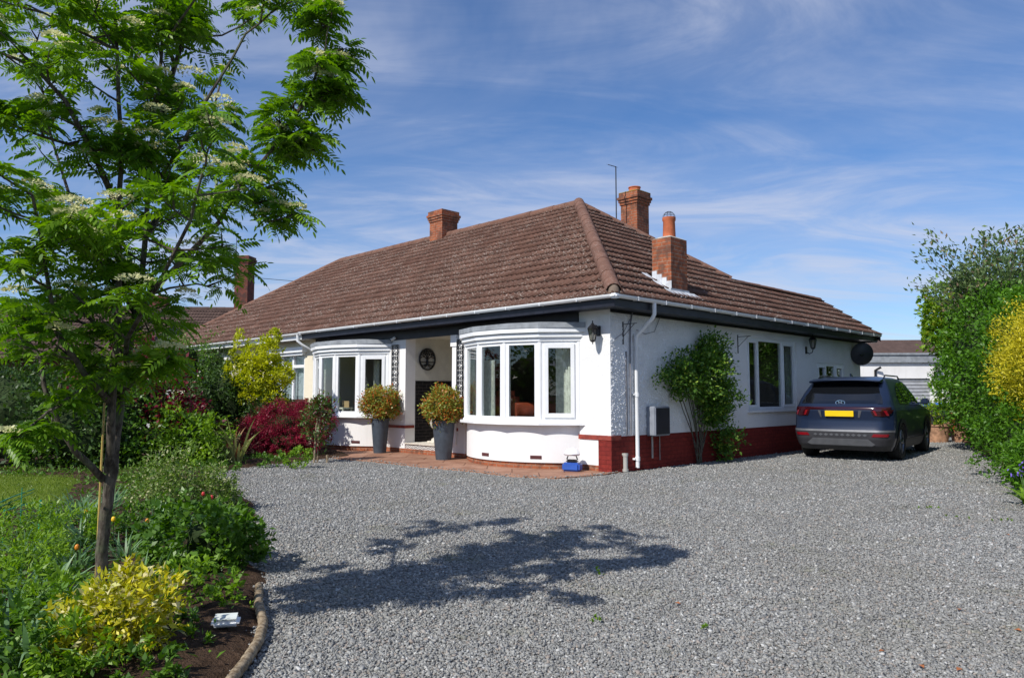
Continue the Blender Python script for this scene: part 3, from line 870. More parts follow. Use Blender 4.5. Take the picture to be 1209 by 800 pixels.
# iron fret panels on the porch piers
def fret(x0, x1, z0, z1, y=-.03):
    m = MB(); t = .019; d0, d1 = y - .012, y
    m.box(x0, x0 + t, d0, d1, z0, z1); m.box(x1 - t, x1, d0, d1, z0, z1); m.box(x0 + t, x1 - t, d0, d1, z0, z0 + t); m.box(x0 + t, x1 - t, d0, d1, z1 - t, z1)
    w = x1 - x0; h = w * .92; k = int((z1 - z0 - 2 * t) / h); h = (z1 - z0 - 2 * t) / k; xm = (x0 + x1) / 2
    for i in range(k):
        b = z0 + t + i * h; c = b + h / 2; t2 = .013; e0, e1 = d0 - .002, d1 - .002; t2 = .018
        for s_ in (-1, 1):
            xi = xm + s_ * w * .14; xo = xm + s_ * w * .34
            a, bb = sorted((xi, xo))
            for zc in (c - h * .14, c + h * .14, b + h * .08, b + h * .92): m.box(a, bb, e0, e1, zc - t2 / 2, zc + t2 / 2)
            for xq, r0, r1 in ((xo, b + h * .08, c - h * .14), (xo, c + h * .14, b + h * .92), (xi, c + h * .14, b + h * .92), (xi, b + h * .08, c - h * .14)):
                m.box(xq - t2 / 2, xq + t2 / 2, e0 - .002, e1 - .002, r0, r1)
            a, bb = sorted((xo, xm + s_ * (w / 2 - .01))); m.box(a, bb, e0, e1, c - t2, c + t2)
    o = m.build('fretwork_panel', M['iron'], bung); return o


fret(-6.40, -6.14, .98, 2.50)
fret(-4.05, -3.83, .98, 2.50)


def lantern(loc, rz, par, up=False, scale=1.0):
    """coach lamp on a scrolled bracket; local -y is away from the wall"""
    o = empty('wall_lantern', loc, rz); o.parent = par; o.scale = (scale,) * 3
    m = MB(); m.box(-.04, .04, -.025, 0, -.16, .02, bev=.008)
    m.tube([(0, -.02, -.12), (0, -.09, -.16), (0, -.16, -.13), (0, -.18, -.06)] if up else [(0, -.02, -.04), (0, -.08, .02), (0, -.15, .02), (0, -.18, -.02)], .011, 8)
    z = .02 if up else -.20
    m.lathe([(.02, z - .075), (.035, z - .07), (.05, z - .05), (.048, z - .04)], (0, -.18, 0), 6)
    m.lathe([(.092, z + .15), (.10, z + .16), (.07, z + .20), (.03, z + .235), (.028, z + .25), (.012, z + .26), (.010, z + .30)], (0, -.18, 0), 6)
    for k in range(6):
        t = k * math.pi / 3; c, s_ = math.cos(t), math.sin(t)
        m.tube([(.05 * c, -.18 + .05 * s_, z - .045), (.088 * c, -.18 + .088 * s_, z + .155)], .005, 5)
    m.tube([(0, -.18, z - .11), (0, -.18, z - .07)], .009, 6)
    m.build('bracket', M['iron'], o)
    m = MB(); m.lathe([(.046, z - .04), (.083, z + .152)], (0, -.18, 0), 6); m.build('glass_shade', glassmat('lantern_glass', (.45, .45, .43)), o)
    m = MB(); m.lathe([(.012, z - .03), (.022, z + .02), (.02, z + .07), (.006, z + .1)], (0, -.18, 0), 10); m.build('bulb', M['upvc'], o)
    return o


lantern((-.24, 0, 2.52), 0, bung)
lantern((0, 7.80, 2.50), R(90), bung, True)
# hanging basket brackets
for y in (.36, 4.42):
    m = MB(); m.box(.0, .012, y - .012, y + .012, 2.22, 2.62); m.box(.012, .30, y - .006, y + .006, 2.57, 2.582); m.tube([(.012, y, 2.36), (.25, y, 2.57)], .006, 5)
    m.build('basket_bracket', M['iron'], bung)
# security camera
m = MB(); m.lathe([(.035, 0), (.035, .03)], (-6.28, -.05, 2.64), 12); m.tube([(-6.28, -.03, 2.66), (-6.31, -.13, 2.60)], .032, 12)
cm_ = m.build('security_camera', M['upvc'], bung)
m = MB(); m.tube([(-6.31, -.131, 2.60), (-6.313, -.14, 2.594)], .026, 12); m.build('lens', M['iron'], cm_)
# satellite dish
m = MB(); nr_ = 7; sg_ = 26; v = []; f = []
for i in range(nr_ + 1):
    rr_ = .36 * i / nr_
    for k in range(sg_):
        t = 6.2832 * k / sg_; v.append((.82 * rr_ * math.cos(t), .10 * (rr_ / .36) ** 2, .88 * rr_ * math.sin(t)))
for i in range(nr_): f += [(i * sg_ + k, i * sg_ + (k + 1) % sg_, (i + 1) * sg_ + (k + 1) % sg_, (i + 1) * sg_ + k) for k in range(sg_)]
m.add(v, f, 0, True); m.add([(x, y - .012, z) for x, y, z in v], f, 0, True)
dish = m.build('satellite_dish', plain('dish_grey', (.035, .037, .045), .5), bung)
dish.location = (.30, 10.72, 2.42); dish.rotation_euler = (R(14), 0, R(38))
m = MB(); m.tube([(0, -.01, 0), (-.12, -.16, .02), (-.2, -.3, .03)], .018, 6); m.tube([(0, .02, -.28), (.02, .30, -.10), (.02, .36, -.02)], .012, 6); m.tube([(.02, .34, -.03), (.02, .42, 0)], .03, 8)
m.build('dish_arm', M['iron'], dish)

# ------------------------------------------------------------------ roofs
SL = .6833; CT = 1 / math.sqrt(1 + SL * SL)


def tiles(name, E0, ex, up, smin, smax, pmax, lim, mat, parent, course=.315, wave=.15, seed=0, z0=2.975):
    """courses of interlocking tiles. ex: unit vector along the eave, up: horizontal unit vector up the slope.
       lim(p) -> (lo, hi) of s at plan distance p from the eave"""
    rg = np.random.default_rng(seed)
    ex = np.array(ex, float); up = np.array(up, float); E0 = np.array(E0, float)
    slope = up * CT + np.array([0, 0, SL * CT]); nrm = -up * SL * CT + np.array([0, 0, CT])
    S = np.arange(smin, smax + wave / 8, wave / 8); tmax = pmax / CT
    nc = int(math.ceil(tmax / course)); V = []; F = []; A = []
    base = 0
    for c in range(nc):
        t0, t1 = c * course, min((c + 1) * course + .012, tmax)
        til = np.floor(S / (2 * wave)).astype(int)
        jit = rg.uniform(-.003, .004, til.max() - til.min() + 2)[til - til.min()]
        col = rg.uniform(0, 1, til.max() - til.min() + 2)[til - til.min()]
        wv = .030 * np.maximum(0, np.sin(2 * np.pi * S / wave)) ** .7
        for (t, h) in ((t0 + .03, -.02 + wv * .3), (t0, .038 + wv + jit), (t1, .0 + wv * .9)):
            lo, hi = lim(t * CT); s = np.clip(S, lo, hi)
            V.append(E0 + s[:, None] * ex + t * slope + h[:, None] * nrm)
        n = len(S); i = np.arange(n - 1)
        lo1, hi1 = lim(t1 * CT); lo0, hi0 = lim(t0 * CT)
        ok = (S[i + 1] > min(lo0, lo1)) & (S[i] < max(hi0, hi1))
        i = i[ok]
        F.append(np.stack([base + i, base + i + 1, base + n + i + 1, base + n + i], 1)); F.append(np.stack([base + n + i, base + n + i + 1, base + 2 * n + i + 1, base + 2 * n + i], 1))
        A += [col[i], col[i]]; base += 3 * n
    V = np.concatenate(V); F = np.concatenate(F)
    o = np_mesh(name, V, F.ravel(), 4, mat, parent, False)
    at = o.data.attributes.new('tile', 'FLOAT', 'FACE'); at.data.foreach_set('value', np.concatenate(A).astype(np.float32))
    return o


E = .50                        # tile edge beyond the wall, z there 2.95
PM = 4.4 + E


def zt(p): return 2.965 + SL * p      # tile plane height at plan distance p from tile edge


KR = .703
roof = tiles('roof', (E, -E, 2.965), (-1, 0, 0), (0, 1, 0), 0, 10.5, PM, lambda p: (p, 9.95 + E), M['tile'], bung, seed=1)


def side_lim(p):
    if p < 1.2 + E: return (p, 11.55 + E)
    return (p, max(p, 4.4 + E + (PM - p) * KR))


tiles('roof', (E, -E, 2.965), (0, 1, 0), (-1, 0, 0), 0, 12.1, PM, side_lim, M['tile'], bung, seed=2)
# rear slopes and the back of the extension roof (plain boards of tile)
rb = MB(); zr = zt(PM); ye = 4.4 + PM * KR
rb.add([(-4.4, 4.4, zr), (-9.95, 4.4, zr), (-9.95, ye, 2.965), (E, ye, 2.965)], [(0, 1, 2, 3)])
rb.add([(-1.2, 5.6, zt(1.7)), (-1.2, 11.55, zt(1.7)), (-2.9, 11.55, 2.965), (-2.9, 5.6, 2.965)], [(0, 1, 2, 3)])
rb.build('roof', M['tile'], bung)
vb = MB(); vb.add([(E, 11.5, 2.94), (-1.2, 11.5, zt(1.7) - .03), (-1.2, 11.5, zt(1.7) - .17), (E, 11.5, 2.80)], [(0, 1, 2, 3)])
vb.build('verge_board', M['black'], bung)


def ridge(name, p0, p1, parent, rad=.13, seg=.43, mat=None, taper=.012):
    p0, p1 = Vector(p0), Vector(p1); d = p1 - p0; L = d.length; d.normalize(); side = d.cross(Vector((0, 0, 1))).normalized(); upv = side.cross(d)
    n = max(1, round(L / seg)); m = MB()
    for i in range(n):
        a = p0 + d * (L * i / n - (.02 if i else 0)); b = p0 + d * (L * (i + 1) / n)
        vs = []
        r0 = rad * random.uniform(.97, 1.03)
        for (q_, r_) in ((a, r0 - taper), (a, r0), (b, r0 - taper * .5), ):
            for k in range(9):
                t = -.25 + (math.pi + .5) * k / 8
                off = side * math.cos(t) * r_ + upv * (math.sin(t) * r_ - .035)
                vs.append(q_ + off)
        fs = [(j * 9 + k, j * 9 + k + 1, (j + 1) * 9 + k + 1, (j + 1) * 9 + k) for j in (0, 1) for k in range(8)]
        m.add(vs, fs, 0, True)
    return m.build(name, mat or M['ridgetile'], parent)


ridge('hip_tiles', (E - .10, -E + .10, 2.965 + SL * .1 + .05), (-4.4, 4.4, zr + .05), bung, .14)
ridge('ridge_tiles', (-4.4, 4.4, zr + .02), (-9.95, 4.4, zr + .02), bung, .12)
ridge('hip_tiles', (-1.3, 4.4 + KR * (PM - 1.8), zt(1.8) + .03), (-4.4, 4.4, zr + .03), bung, .10)
ridge('ridge_tiles', (-1.2, 11.55, zt(1.7) + .01), (-1.2, 6.55, zt(1.7) + .01), bung, .10)
m = MB(); m.lathe([(.0, .17), (.05, .15), (.09, .08), (.11, -.06)], (E - .12, -E + .12, 3.02), 10); m.build('hip_end_mortar', plain('hip_mortar', (.16, .12, .09), .9, bump=.5), bung)


def chimney(par, x, y, w, d, z0, z1, mat, corbel=True, pot=(.13, .22), cap=None, potmat=None, guard=False):
    m = MB(); m.box(x - w / 2, x + w / 2, y - d / 2, y + d / 2, z0, z1 - (.34 if corbel else 0))
    if corbel:
        for k, o in enumerate((.025, .05, .075)): m.box(x - w / 2 - o, x + w / 2 + o, y - d / 2 - o, y + d / 2 + o, z1 - .34 + k * .075, z1 - .34 + (k + 1) * .075)
        m.box(x - w / 2 - .04, x + w / 2 + .04, y - d / 2 - .04, y + d / 2 + .04, z1 - .115, z1)
    c = m.build('chimney', mat, par)
    m = MB(); m.add([(x + sx * w / 2, y + sy * d / 2, z1 + .002) for sx, sy in ((-1, -1), (1, -1), (1, 1), (-1, 1))] + [(x + sx * w * .25, y + sy * d * .25, z1 + .06) for sx, sy in ((-1, -1), (1, -1), (1, 1), (-1, 1))],
                    [(0, 1, 2, 3), (4, 5, 6, 7), (0, 1, 5, 4), (1, 2, 6, 5), (2, 3, 7, 6), (3, 0, 4, 7)])
    m.build('cap', cap or M['mortar'], c)
    if pot:
        r, h = pot
        m = MB(); m.lathe([(r * .98, 0), (r, h * .1), (r * .92, h * .8), (r * 1.04, h * .86), (r * 1.04, h), (r * .8, h), (r * .78, h * .2)], (x, y, z1 + .03), 20); m.build('chimney_pot', potmat or M['terracotta'], c)
    if guard:
        m = MB(); r = pot[0] * .98; zb = z1 + .03 + pot[1]
        for k in range(5):
            t = math.pi * k / 5
            m.tube([(x + r * math.cos(t) * math.cos(s_), y + r * math.sin(t) * math.cos(s_), zb + r * 1.0 * math.sin(s_)) for s_ in [math.pi * i / 10 for i in range(11)]], .003, 4)
        for e_ in (.3, .65, .95): m.tube([(x + r * math.cos(e_) * math.cos(t), y + r * math.cos(e_) * math.sin(t), zb + r * math.sin(e_)) for t in [6.2832 * i / 16 for i in range(17)]], .003, 4)
        m.build('bird_guard', M['iron'], c)
    return c


moss = NT('mossy_mortar')
c_ = moss.mix(moss.ramp(moss.noise(16, 5), .4, .6), (.30, .25, .17), (.36, .27, .04))
M['moss'] = moss.done(moss.bsdf(c_, .9, .2, moss.bump(moss.noise(40, 4), .6, .01)))
ch1 = chimney(bung, -.165, 2.12, .43, .56, 2.9, 4.36, M['brick'], False, (.125, .42), None, None, True)
fl = MB()
for k in range(4):
    x = -.38 + k * .11; z = 2.965 + SL * (E - x - .12); fl.box(x, x + .108, 1.828, 1.838, z + .02, z + .25)
fl.add([(-.52, 1.84, zt(E + .52) + .06), (.10, 1.84, zt(E - .10) + .05), (.10, 1.66, zt(E - .10) + .045), (-.52, 1.66, zt(E + .52) + .055)], [(0, 1, 2, 3)])
fl.box(.052, .062, 1.8, 2.45, 3.22, 3.36)
fl.add([(.06, 1.66, zt(E - .06) + .06), (.06, 2.62, zt(E - .06) + .06), (.24, 2.68, zt(E - .24) + .045), (.22, 2.2, zt(E - .22) + .04), (.26, 1.9, zt(E - .26) + .045), (.20, 1.60, zt(E - .20) + .045)], [(0, 1, 2, 3, 4, 5)])
fl.build('flashing', M['flash'], ch1)
ch2 = chimney(bung, -4.36, 6.80, .56, .56, 3.6, 7.02, M['brick'], True, (.17, .16), M['moss'])
mo = MB(); mo.box(-4.69, -4.03, 6.47, 7.13, 7.005, 7.045, bev=.015); mo.build('mossy_cap', M['moss'], ch2)
chimney(bung, -10.0, 4.42, .62, .62, 5.4, 7.08, M['brick'], True, None)
# tv aerial beside the rear chimney
ae = empty('tv_aerial', hloc(-4.42, 6.02, 0), YAW, 'thin television aerial mast standing behind the roof beside the mossy chimney', 'aerial')
m = MB(); m.tube([(0, 0, 4.4), (0, 0, 7.66)], .016, 6); m.build('mast', M['iron'], ae)
m = MB(); m.tube([(.02, -.02, 7.64), (-.28, .02, 7.78)], .012, 6)
for k in range(6):
    t = k / 5; m.tube([(.02 - .3 * t, -.09 + .04 * t, 7.64 + .14 * t), (.02 - .3 * t, .07 + .04 * t, 7.64 + .14 * t)], .004, 4)
m.build('yagi_array', M['iron'], ae)

# ------------------------------------------------------------------ attached neighbour
nb = empty('attached_bungalow', HC, YAW, 'cream rendered bungalow joined to the white one, white window with blinds', 'bungalow')
m = MB(); NW = (-12.55, -10.55, 1.0, 2.48)
NW2 = (-16.6, -15.2, 1.0, 2.4)
wall_grid(m, -20.3, -9.952, .0, WT, [NW, NW2], lambda mm, a, b, c, d, i: mm.box(a, b, .0, .28, c, d, i))
m.box(-20.3, -20.0, .28, 7.4, 0, WT); m.box(-20.0, -9.95, 7.2, 7.48, 0, 3.2); m.box(-14.4, -14.0, -.06, 0, 0, WT); m.box(-13.3, -13.1, -.04, 0, 0, WT)
m.build('wall', M['cream'], nb)
m = MB(); m.box(-19.9, -9.96, 2.0, 2.1, .1, 2.7); m.box(-19.9, -9.96, .3, 7.1, 2.74, 2.8); m.build('interior_wall', M['inner'], nb)


def flat_window(par, x0, x1, z0, z1, cols, top, name):
    o = empty(name, (0, 0, 0)); o.parent = par; f = MB(); Y0, Y1 = .02, .09
    f.box(x0, x0 + .06, Y0, Y1, z0, z1); f.box(x1 - .06, x1, Y0, Y1, z0, z1); f.box(x0 + .06, x1 - .06, Y0, Y1, z0, z0 + .06); f.box(x0 + .06, x1 - .06, Y0, Y1, z1 - .06, z1)
    w = (x1 - x0) / cols; zt_ = z1 - top
    for k in range(1, cols): f.box(x0 + k * w - .045, x0 + k * w + .045, Y0 - .003, Y1, z0 + .06, z1 - .06)
    f.box(x0 + .06, x1 - .06, Y0 - .006, Y1 - .01, zt_ - .04, zt_ + .04)
    f.build('frame', M['upvc'], o)
    for k in range(cols):
        for a, b in ((z0 + .05, zt_ - .03), (zt_ + .03, z1 - .05)):
            p = MB(); p.add([(x0 + k * w + .05, .06, a), (x0 + (k + 1) * w - .05, .06, a), (x0 + (k + 1) * w - .05, .06, b), (x0 + k * w + .05, .06, b)], [(0, 1, 2, 3)]); p.build('pane', M['glass'], o)
    s_ = MB()
    n = int((x1 - x0) / .09)
    for k in range(n):
        xx_ = x0 + .07 + k * .09; s_.add([(xx_, .15, z0), (xx_ + .075, .19, z0), (xx_ + .075, .19, z1), (xx_, .15, z1)], [(0, 1, 2, 3)])
    s_.build('blind', M['blind'], o)
    s_ = MB(); s_.box(x0 - .08, x1 + .08, -.10, .02, z0 - .06, z0); s_.build('sill', M['upvc'], o)
    return o


flat_window(nb, *NW, 3, .36, 'window')
flat_window(nb, *NW2, 2, .36, 'window')
m = MB(); m.box(-12.7, -10.4, -.16, 0, 2.50, 2.64); m.box(-12.6, -10.5, -.10, 0, 2.42, 2.50); m.box(-16.7, -15.1, -.14, 0, 2.44, 2.58); m.build('window_canopy', M['upvc'], nb)
m = MB(); m.box(-20.7, -9.955, -.425, -.40, 2.80, 2.98); m.box(-20.7, -9.955, -.40, 0, 2.815, 2.84); m.build('fascia_board', M['upvc'], nb)
m = MB(); gutter(m, (-20.8, -.425, 2.965), (-9.955, -.425, 2.965), (0, -1, 0)); m.build('gutter', M['gutter'], nb)
m = MB(); m.tube([(-10.05, -.49, 2.93), (-10.05, -.49, 2.76), (-9.98, -.40, 2.66), (-9.90, -.06, 2.48), (-9.90, -.06, .06)], .036, 10); m.build('downpipe', M['gutter'], nb)
HIPX = 16.0
tiles('roof', (E, -E, 2.965), (-1, 0, 0), (0, 1, 0), 9.95 + E, HIPX + E + PM, PM, lambda p: (9.95 + E + .003, max(9.95 + E + .003, HIPX + E + PM - p)), M['tile'], nb, seed=5)
m = MB(); m.add([(-HIPX, 4.4, zr), (-HIPX - PM, -E, 2.965), (-HIPX - PM, ye, 2.965)], [(0, 1, 2)]); m.add([(-9.955, 4.4, zr), (-HIPX, 4.4, zr), (-HIPX - PM, ye, 2.965), (-9.955, ye, 2.965)], [(0, 1, 2, 3)]); m.build('roof', M['tile'], nb)
ridge('ridge_tiles', (-9.97, 4.4, zr + .02), (-HIPX, 4.4, zr + .02), nb, .12)
ridge('hip_tiles', (-HIPX - PM + .1, -E + .1, 3.02), (-HIPX, 4.4, zr + .03), nb, .12)

# ------------------------------------------------------------------ things by the house
# planters with clipped red robin balls
LEAFM = {}
LEAFM['photinia'] = leafmat('photinia_leaf', (.13, .19, .03), (.40, .42, .09), .3, (.50, .15, .03), .30)
LEAFM['photinia_stake'] = leafmat('young_photinia_leaf', (.04, .10, .02), (.15, .24, .05), .25, (.17, .03, .03), .30)


def planter(x, y, label, h=.80, r=.23, ball=.40, k=.78):
    o = empty('planter', hloc(x, y, .022), YAW, label, 'planter', 'planters either side of the porch')
    m = MB(); m.lathe([(r * .66, 0), (r * .68, .02), (r * .98, h - .03), (r * 1.02, h - .03), (r * 1.04, h), (r * .93, h), (r * .9, h - .06)], (0, 0, 0), 28); m.build('pot', M['pot'], o)
    m = MB(); m.lathe([(r * .9, h - .07), (.02, h - .05)], (0, 0, 0), 16); m.build('compost', M['soil'], o)
    foliage('foliage', o, (0, 0, h + ball * k), (ball, ball, ball * .86), 5600, .062, LEAFM['photinia'], spread=.05, hollow=.6, lump=.10, per=24, wid=.48)
    core('inner_branches', o, (0, 0, h + ball * k), (ball * .55, ball * .55, ball * .5))
    tips = [(random.uniform(-.25, .25), random.uniform(-.25, .25), h + random.uniform(.3, .6)) for _ in range(9)]
    stems('stem', o, (0, 0, h - .06), tips, .010, M['bark'], .05)
    return o


planter(-6.27, -.42, 'tall slate grey planter with red tipped ball shrub beside far bow window', .78, .21, .42)
planter(-3.93, -.47, 'tall slate grey planter with orange tipped ball shrub beside near bow window', .79, .235, .41, .66)

# stone urn
ur = empty('stone_urn', hloc(-5.27, .45, .25), YAW, 'pale cast stone urn standing on the porch floor', 'urn')
m = MB(); m.box(-.17, .17, -.17, .17, 0, .05, bev=.008); m.lathe([(.15, .05), (.14, .09), (.07, .14), (.05, .24), (.06, .27), (.09, .29)], seg=24); m.build('foot', M['stone'], ur)
m = MB(); m.lathe([(.06, .28), (.15, .36), (.185, .46), (.18, .54), (.15, .58), (.17, .64), (.21, .67), (.21, .70), (.16, .70), (.14, .6)], seg=28); m.build('bowl', M['stone'], ur)
# round tree plaque
pq = empty('wall_plaque', hloc(-5.86, .60, 2.165), YAW + R(90), 'round black metal plaque with a tree cut-out on the porch wall', 'plaque')
m = MB(); rad = .225
m.tube([(rad * math.cos(t), 0, rad * 1.08 * math.sin(t)) for t in [6.2832 * i / 40 for i in range(41)]], .022, 6, cap=False); m.build('rim', M['iron'], pq)
m = MB()


def twig(x, z, a, l, w, d):
    x1, z1 = x + math.cos(a) * l, z + math.sin(a) * l
    if math.hypot(x1, z1 / 1.08) > rad: return
    m.tube([(x, 0, z), (x1, 0, z1)], [w, w * .75], 5)
    if d > 0:
        for da in (-.55, .05, .6): twig(x1, z1, a + da + random.uniform(-.1, .1), l * .72, w * .7, d - 1)


m.tube([(0, 0, -.14), (0, 0, .0)], [.034, .024], 6)
for a in (.5, 1.1, 1.57, 2.0, 2.6): twig(0, 0, a, .10, .014, 3)
for a in (-.5, -1.0, -2.1, -2.6): m.tube([(0, 0, -.12), (.14 * math.cos(a), 0, -.10 + .10 * math.sin(a)), (.22 * math.cos(a), 0, -.10 + .05 * math.sin(a))], [.02, .013, .006], 5)
m.box(-.25, .25, -.004, .004, -.075, -.055)
m.build('tree_cut_out', M['iron'], pq)
# blue tool box with white cloth on the paving by the bow
bt = empty('toolbox', hloc(-.62, -.30, .022), YAW + R(20), 'small blue box with white cloth on top at the wall corner', 'toolbox')
m = MB(); m.box(-.16, .16, -.10, .10, 0, .15, bev=.03); m.build('case', plain('blue_plastic', (.03, .10, .42), .35), bt)
m = MB(); m.box(-.10, .10, -.06, .06, .145, .20, bev=.02); m.tube([(-.10, 0, .2), (-.07, 0, .27), (.07, 0, .27), (.10, 0, .2)], .012, 6); m.build('handle', M['iron'], bt)
m = MB(); m.lathe([(.13, .27), (.15, .30), (.10, .37), (.03, .40)], (0, 0, 0), 9); m.build('cloth', M['upvc'], bt)

# ------------------------------------------------------------------ car
# body surface: a stack of plan outlines; x forward from the tail, y left, z up
ZT = [.20, .30, .42, .55, .66, .78, .88, .96, 1.02, 1.08, 1.16, 1.30, 1.44, 1.53, 1.585, 1.62, 1.64]
XR = [.16, .05, .01, .00, .03, .05, .035, .02, .035, .10, .17, .32, .48, .58, .68, .85, 1.25]
XF = [4.30, 4.42, 4.48, 4.50, 4.49, 4.45, 4.32, 3.95, 3.50, 3.22, 3.08, 2.86, 2.62, 2.44, 2.25, 2.05, 1.80]
WD = [.83, .88, .915, .93, .93, .932, .93, .925, .905, .88, .855, .805, .745, .70, .655, .58, .40]
CR = [.30, .32, .34, .34, .34, .34, .36, .38, .36, .32, .28, .24, .22, .20, .20, .25, .20]


def cx_(z, T): return float(np.interp(z, ZT, T))


def rear_x(y, z):
    w, r_, x0 = cx_(z, WD), cx_(z, CR), cx_(z, XR); a = abs(y); x = x0 + .05 * (a / w) ** 2
    rr_ = r_ * .75
    if a > w - rr_: x += r_ * (1 - math.sqrt(max(0, 1 - ((a - (w - rr_)) / rr_) ** 2)))
    return x


def side_y(x, z):
    w, r_, x0, x1 = cx_(z, WD), cx_(z, CR), cx_(z, XR) + .05, cx_(z, XF); rr_ = r_ * .75
    y = w - .045 * max(0, (x - 2.9) / 1.5) ** 2
    for d in (x - x0, x1 - x):
        if d < r_: y = min(y, w - rr_ + rr_ * math.sqrt(max(0, 1 - ((r_ - max(d, 0)) / r_) ** 2)))
    return y


paint = NT('blue_grey_car_paint')
fl_ = paint.noise(900, 2)
M['carpaint'] = paint.done(paint.bsdf(paint.mix(paint.ramp(fl_, .4, .6), (.010, .018, .044), (.014, .025, .058)), .30, .35, None, .1, .3))
M['carglass'] = plain('tinted_car_glass', (.006, .007, .009), .04, .9, coat=.5, var=0)
M['carplastic'] = plain('grey_bumper_plastic', (.032, .032, .038), .55, .4)
M['skid'] = plain('silver_skid_plate', (.13, .135, .15), .38, .5, .3)
M['tyre'] = plain('tyre_rubber', (.018, .018, .018), .8, .3)
M['rim'] = plain('dark_alloy', (.16, .165, .18), .3, .6, .7)
M['redlens'] = plain('red_tail_lens', (.20, .006, .012), .12, .6, coat=.6)
M['darklens'] = plain('dark_red_lens', (.03, .003, .006), .1, .6, coat=.6)
M['chrome'] = plain('chrome', (.75, .76, .78), .12, .6, 1.0)
M['yellow'] = plain('yellow_plate', (.85, .58, .01), .35, .4, var=.03)

CX, CY, CH_ = 7.30, 15.55, R(90 - 38.5)
car = empty('parked_car', (0, 0, 0), 0, 'dark blue grey family car parked with its tail to the driveway, yellow number plate', 'car')
hd = Vector((math.cos(CH_), math.sin(CH_), 0)); lf = Vector((-hd.y, hd.x, 0)); CS = 1.055
# the outer face of the rear right tyre stands at (7.96,15.16)
org = Vector((8.02, 15.18, 0)) - hd * (.90 * CS) + lf * (.91 * CS)
car.location = org; car.rotation_euler = (0, 0, CH_); car.scale = (CS, CS, CS)
AX = (.90, 3.58); WR = .355


def carbody():
    m = MB(); zs = []
    for i in range(len(ZT) - 1):
        k = 5 if i in (5, 6, 7, 8) else 3
        zs += [ZT[i] + (ZT[i + 1] - ZT[i]) * j / k for j in range(k)]
    zs.append(ZT[-1])
    ring = []
    for z in zs:
        w, r_ = cx_(z, WD), cx_(z, CR); x0, x1 = cx_(z, XR), cx_(z, XF); pts = []
        for j in range(17):                      # tail from right (-y) to left
            y = -w * .985 + 2 * w * .985 * j / 16; pts.append((rear_x(y, z), y))
        xs = [x0 + .05 + r_ * .55 + (x1 - x0 - .05 - r_ * 1.0) * j / 64 for j in range(65)]
        pts += [(x, side_y(x, z)) for x in xs]
        for j in range(1, 12):
            y = w * .8 - 1.6 * w * j / 12; pts.append((x1 - .22 * (abs(y) / w) ** 2.2 * min(1, (x1 - x0) / 3), y))
        pts += [(x, -side_y(x, z)) for x in xs[::-1]]
        ring.append([(x, y, z) for x, y in pts])
    n = len(ring[0]); V = [p for rg_ in ring for p in rg_]; F = []
    for i in range(len(ring) - 1):
        for k in range(n):
            f = (i * n + k, i * n + (k + 1) % n, (i + 1) * n + (k + 1) % n, (i + 1) * n + k)
            c = np.mean([V[j] for j in f], axis=0)
            if abs(c[1]) > .6 and any(math.hypot(c[0] - a, c[2] - WR) < WR + .045 for a in AX): continue
            F.append(f)
    F.append(tuple((len(ring) - 1) * n + k for k in range(n)))
    m.add(V, F, 0, True); return m.build('body', M['carpaint'], car, True)


cbody = carbody()


def rpatch(name, mat, rows, off=.006, par=car, th=.0):
    """tail patch; rows: list of (z, y0, y1) from low to high"""
    V = []; nx = 24
    rows2 = []
    for (a, b) in zip(rows, rows[1:]):
        for k in range(5): t = k / 5; rows2.append(tuple(a[i] + (b[i] - a[i]) * t for i in range(3)))
    rows2.append(rows[-1])
    for z, y0, y1 in rows2:
        for k in range(nx + 1):
            y = y0 + (y1 - y0) * k / nx; V.append((rear_x(y, z) - off, y, z))
    F = [(i * (nx + 1) + k, i * (nx + 1) + k + 1, (i + 1) * (nx + 1) + k + 1, (i + 1) * (nx + 1) + k) for i in range(len(rows2) - 1) for k in range(nx)]
    m = MB(); m.add(V, F, 0, True); return m.build(name, mat, par, True)


def spatch(name, mat, cols, off=.006, s_=1, par=car):
    """side patch; cols: list of (x, z0, z1)"""
    V = []; nz = 8; c2 = []
    for a, b in zip(cols, cols[1:]):
        for k in range(6): t = k / 6; c2.append(tuple(a[i] + (b[i] - a[i]) * t for i in range(3)))
    c2.append(cols[-1])
    for x, z0, z1 in c2:
        for k in range(nz + 1):
            z = z0 + (z1 - z0) * k / nz; V.append((x, s_ * (side_y(x, z) + off), z))
    F = [(i * (nz + 1) + k, i * (nz + 1) + k + 1, (i + 1) * (nz + 1) + k + 1, (i + 1) * (nz + 1) + k) for i in range(len(c2) - 1) for k in range(nz)]
    m = MB(); m.add(V, F, 0, True); return m.build(name, mat, par, True)


rpatch('rear_window', M['carglass'], [(1.10, -.745, .745), (1.2, -.72, .72), (1.30, -.665, .665), (1.42, -.62, .62), (1.50, -.59, .59)])
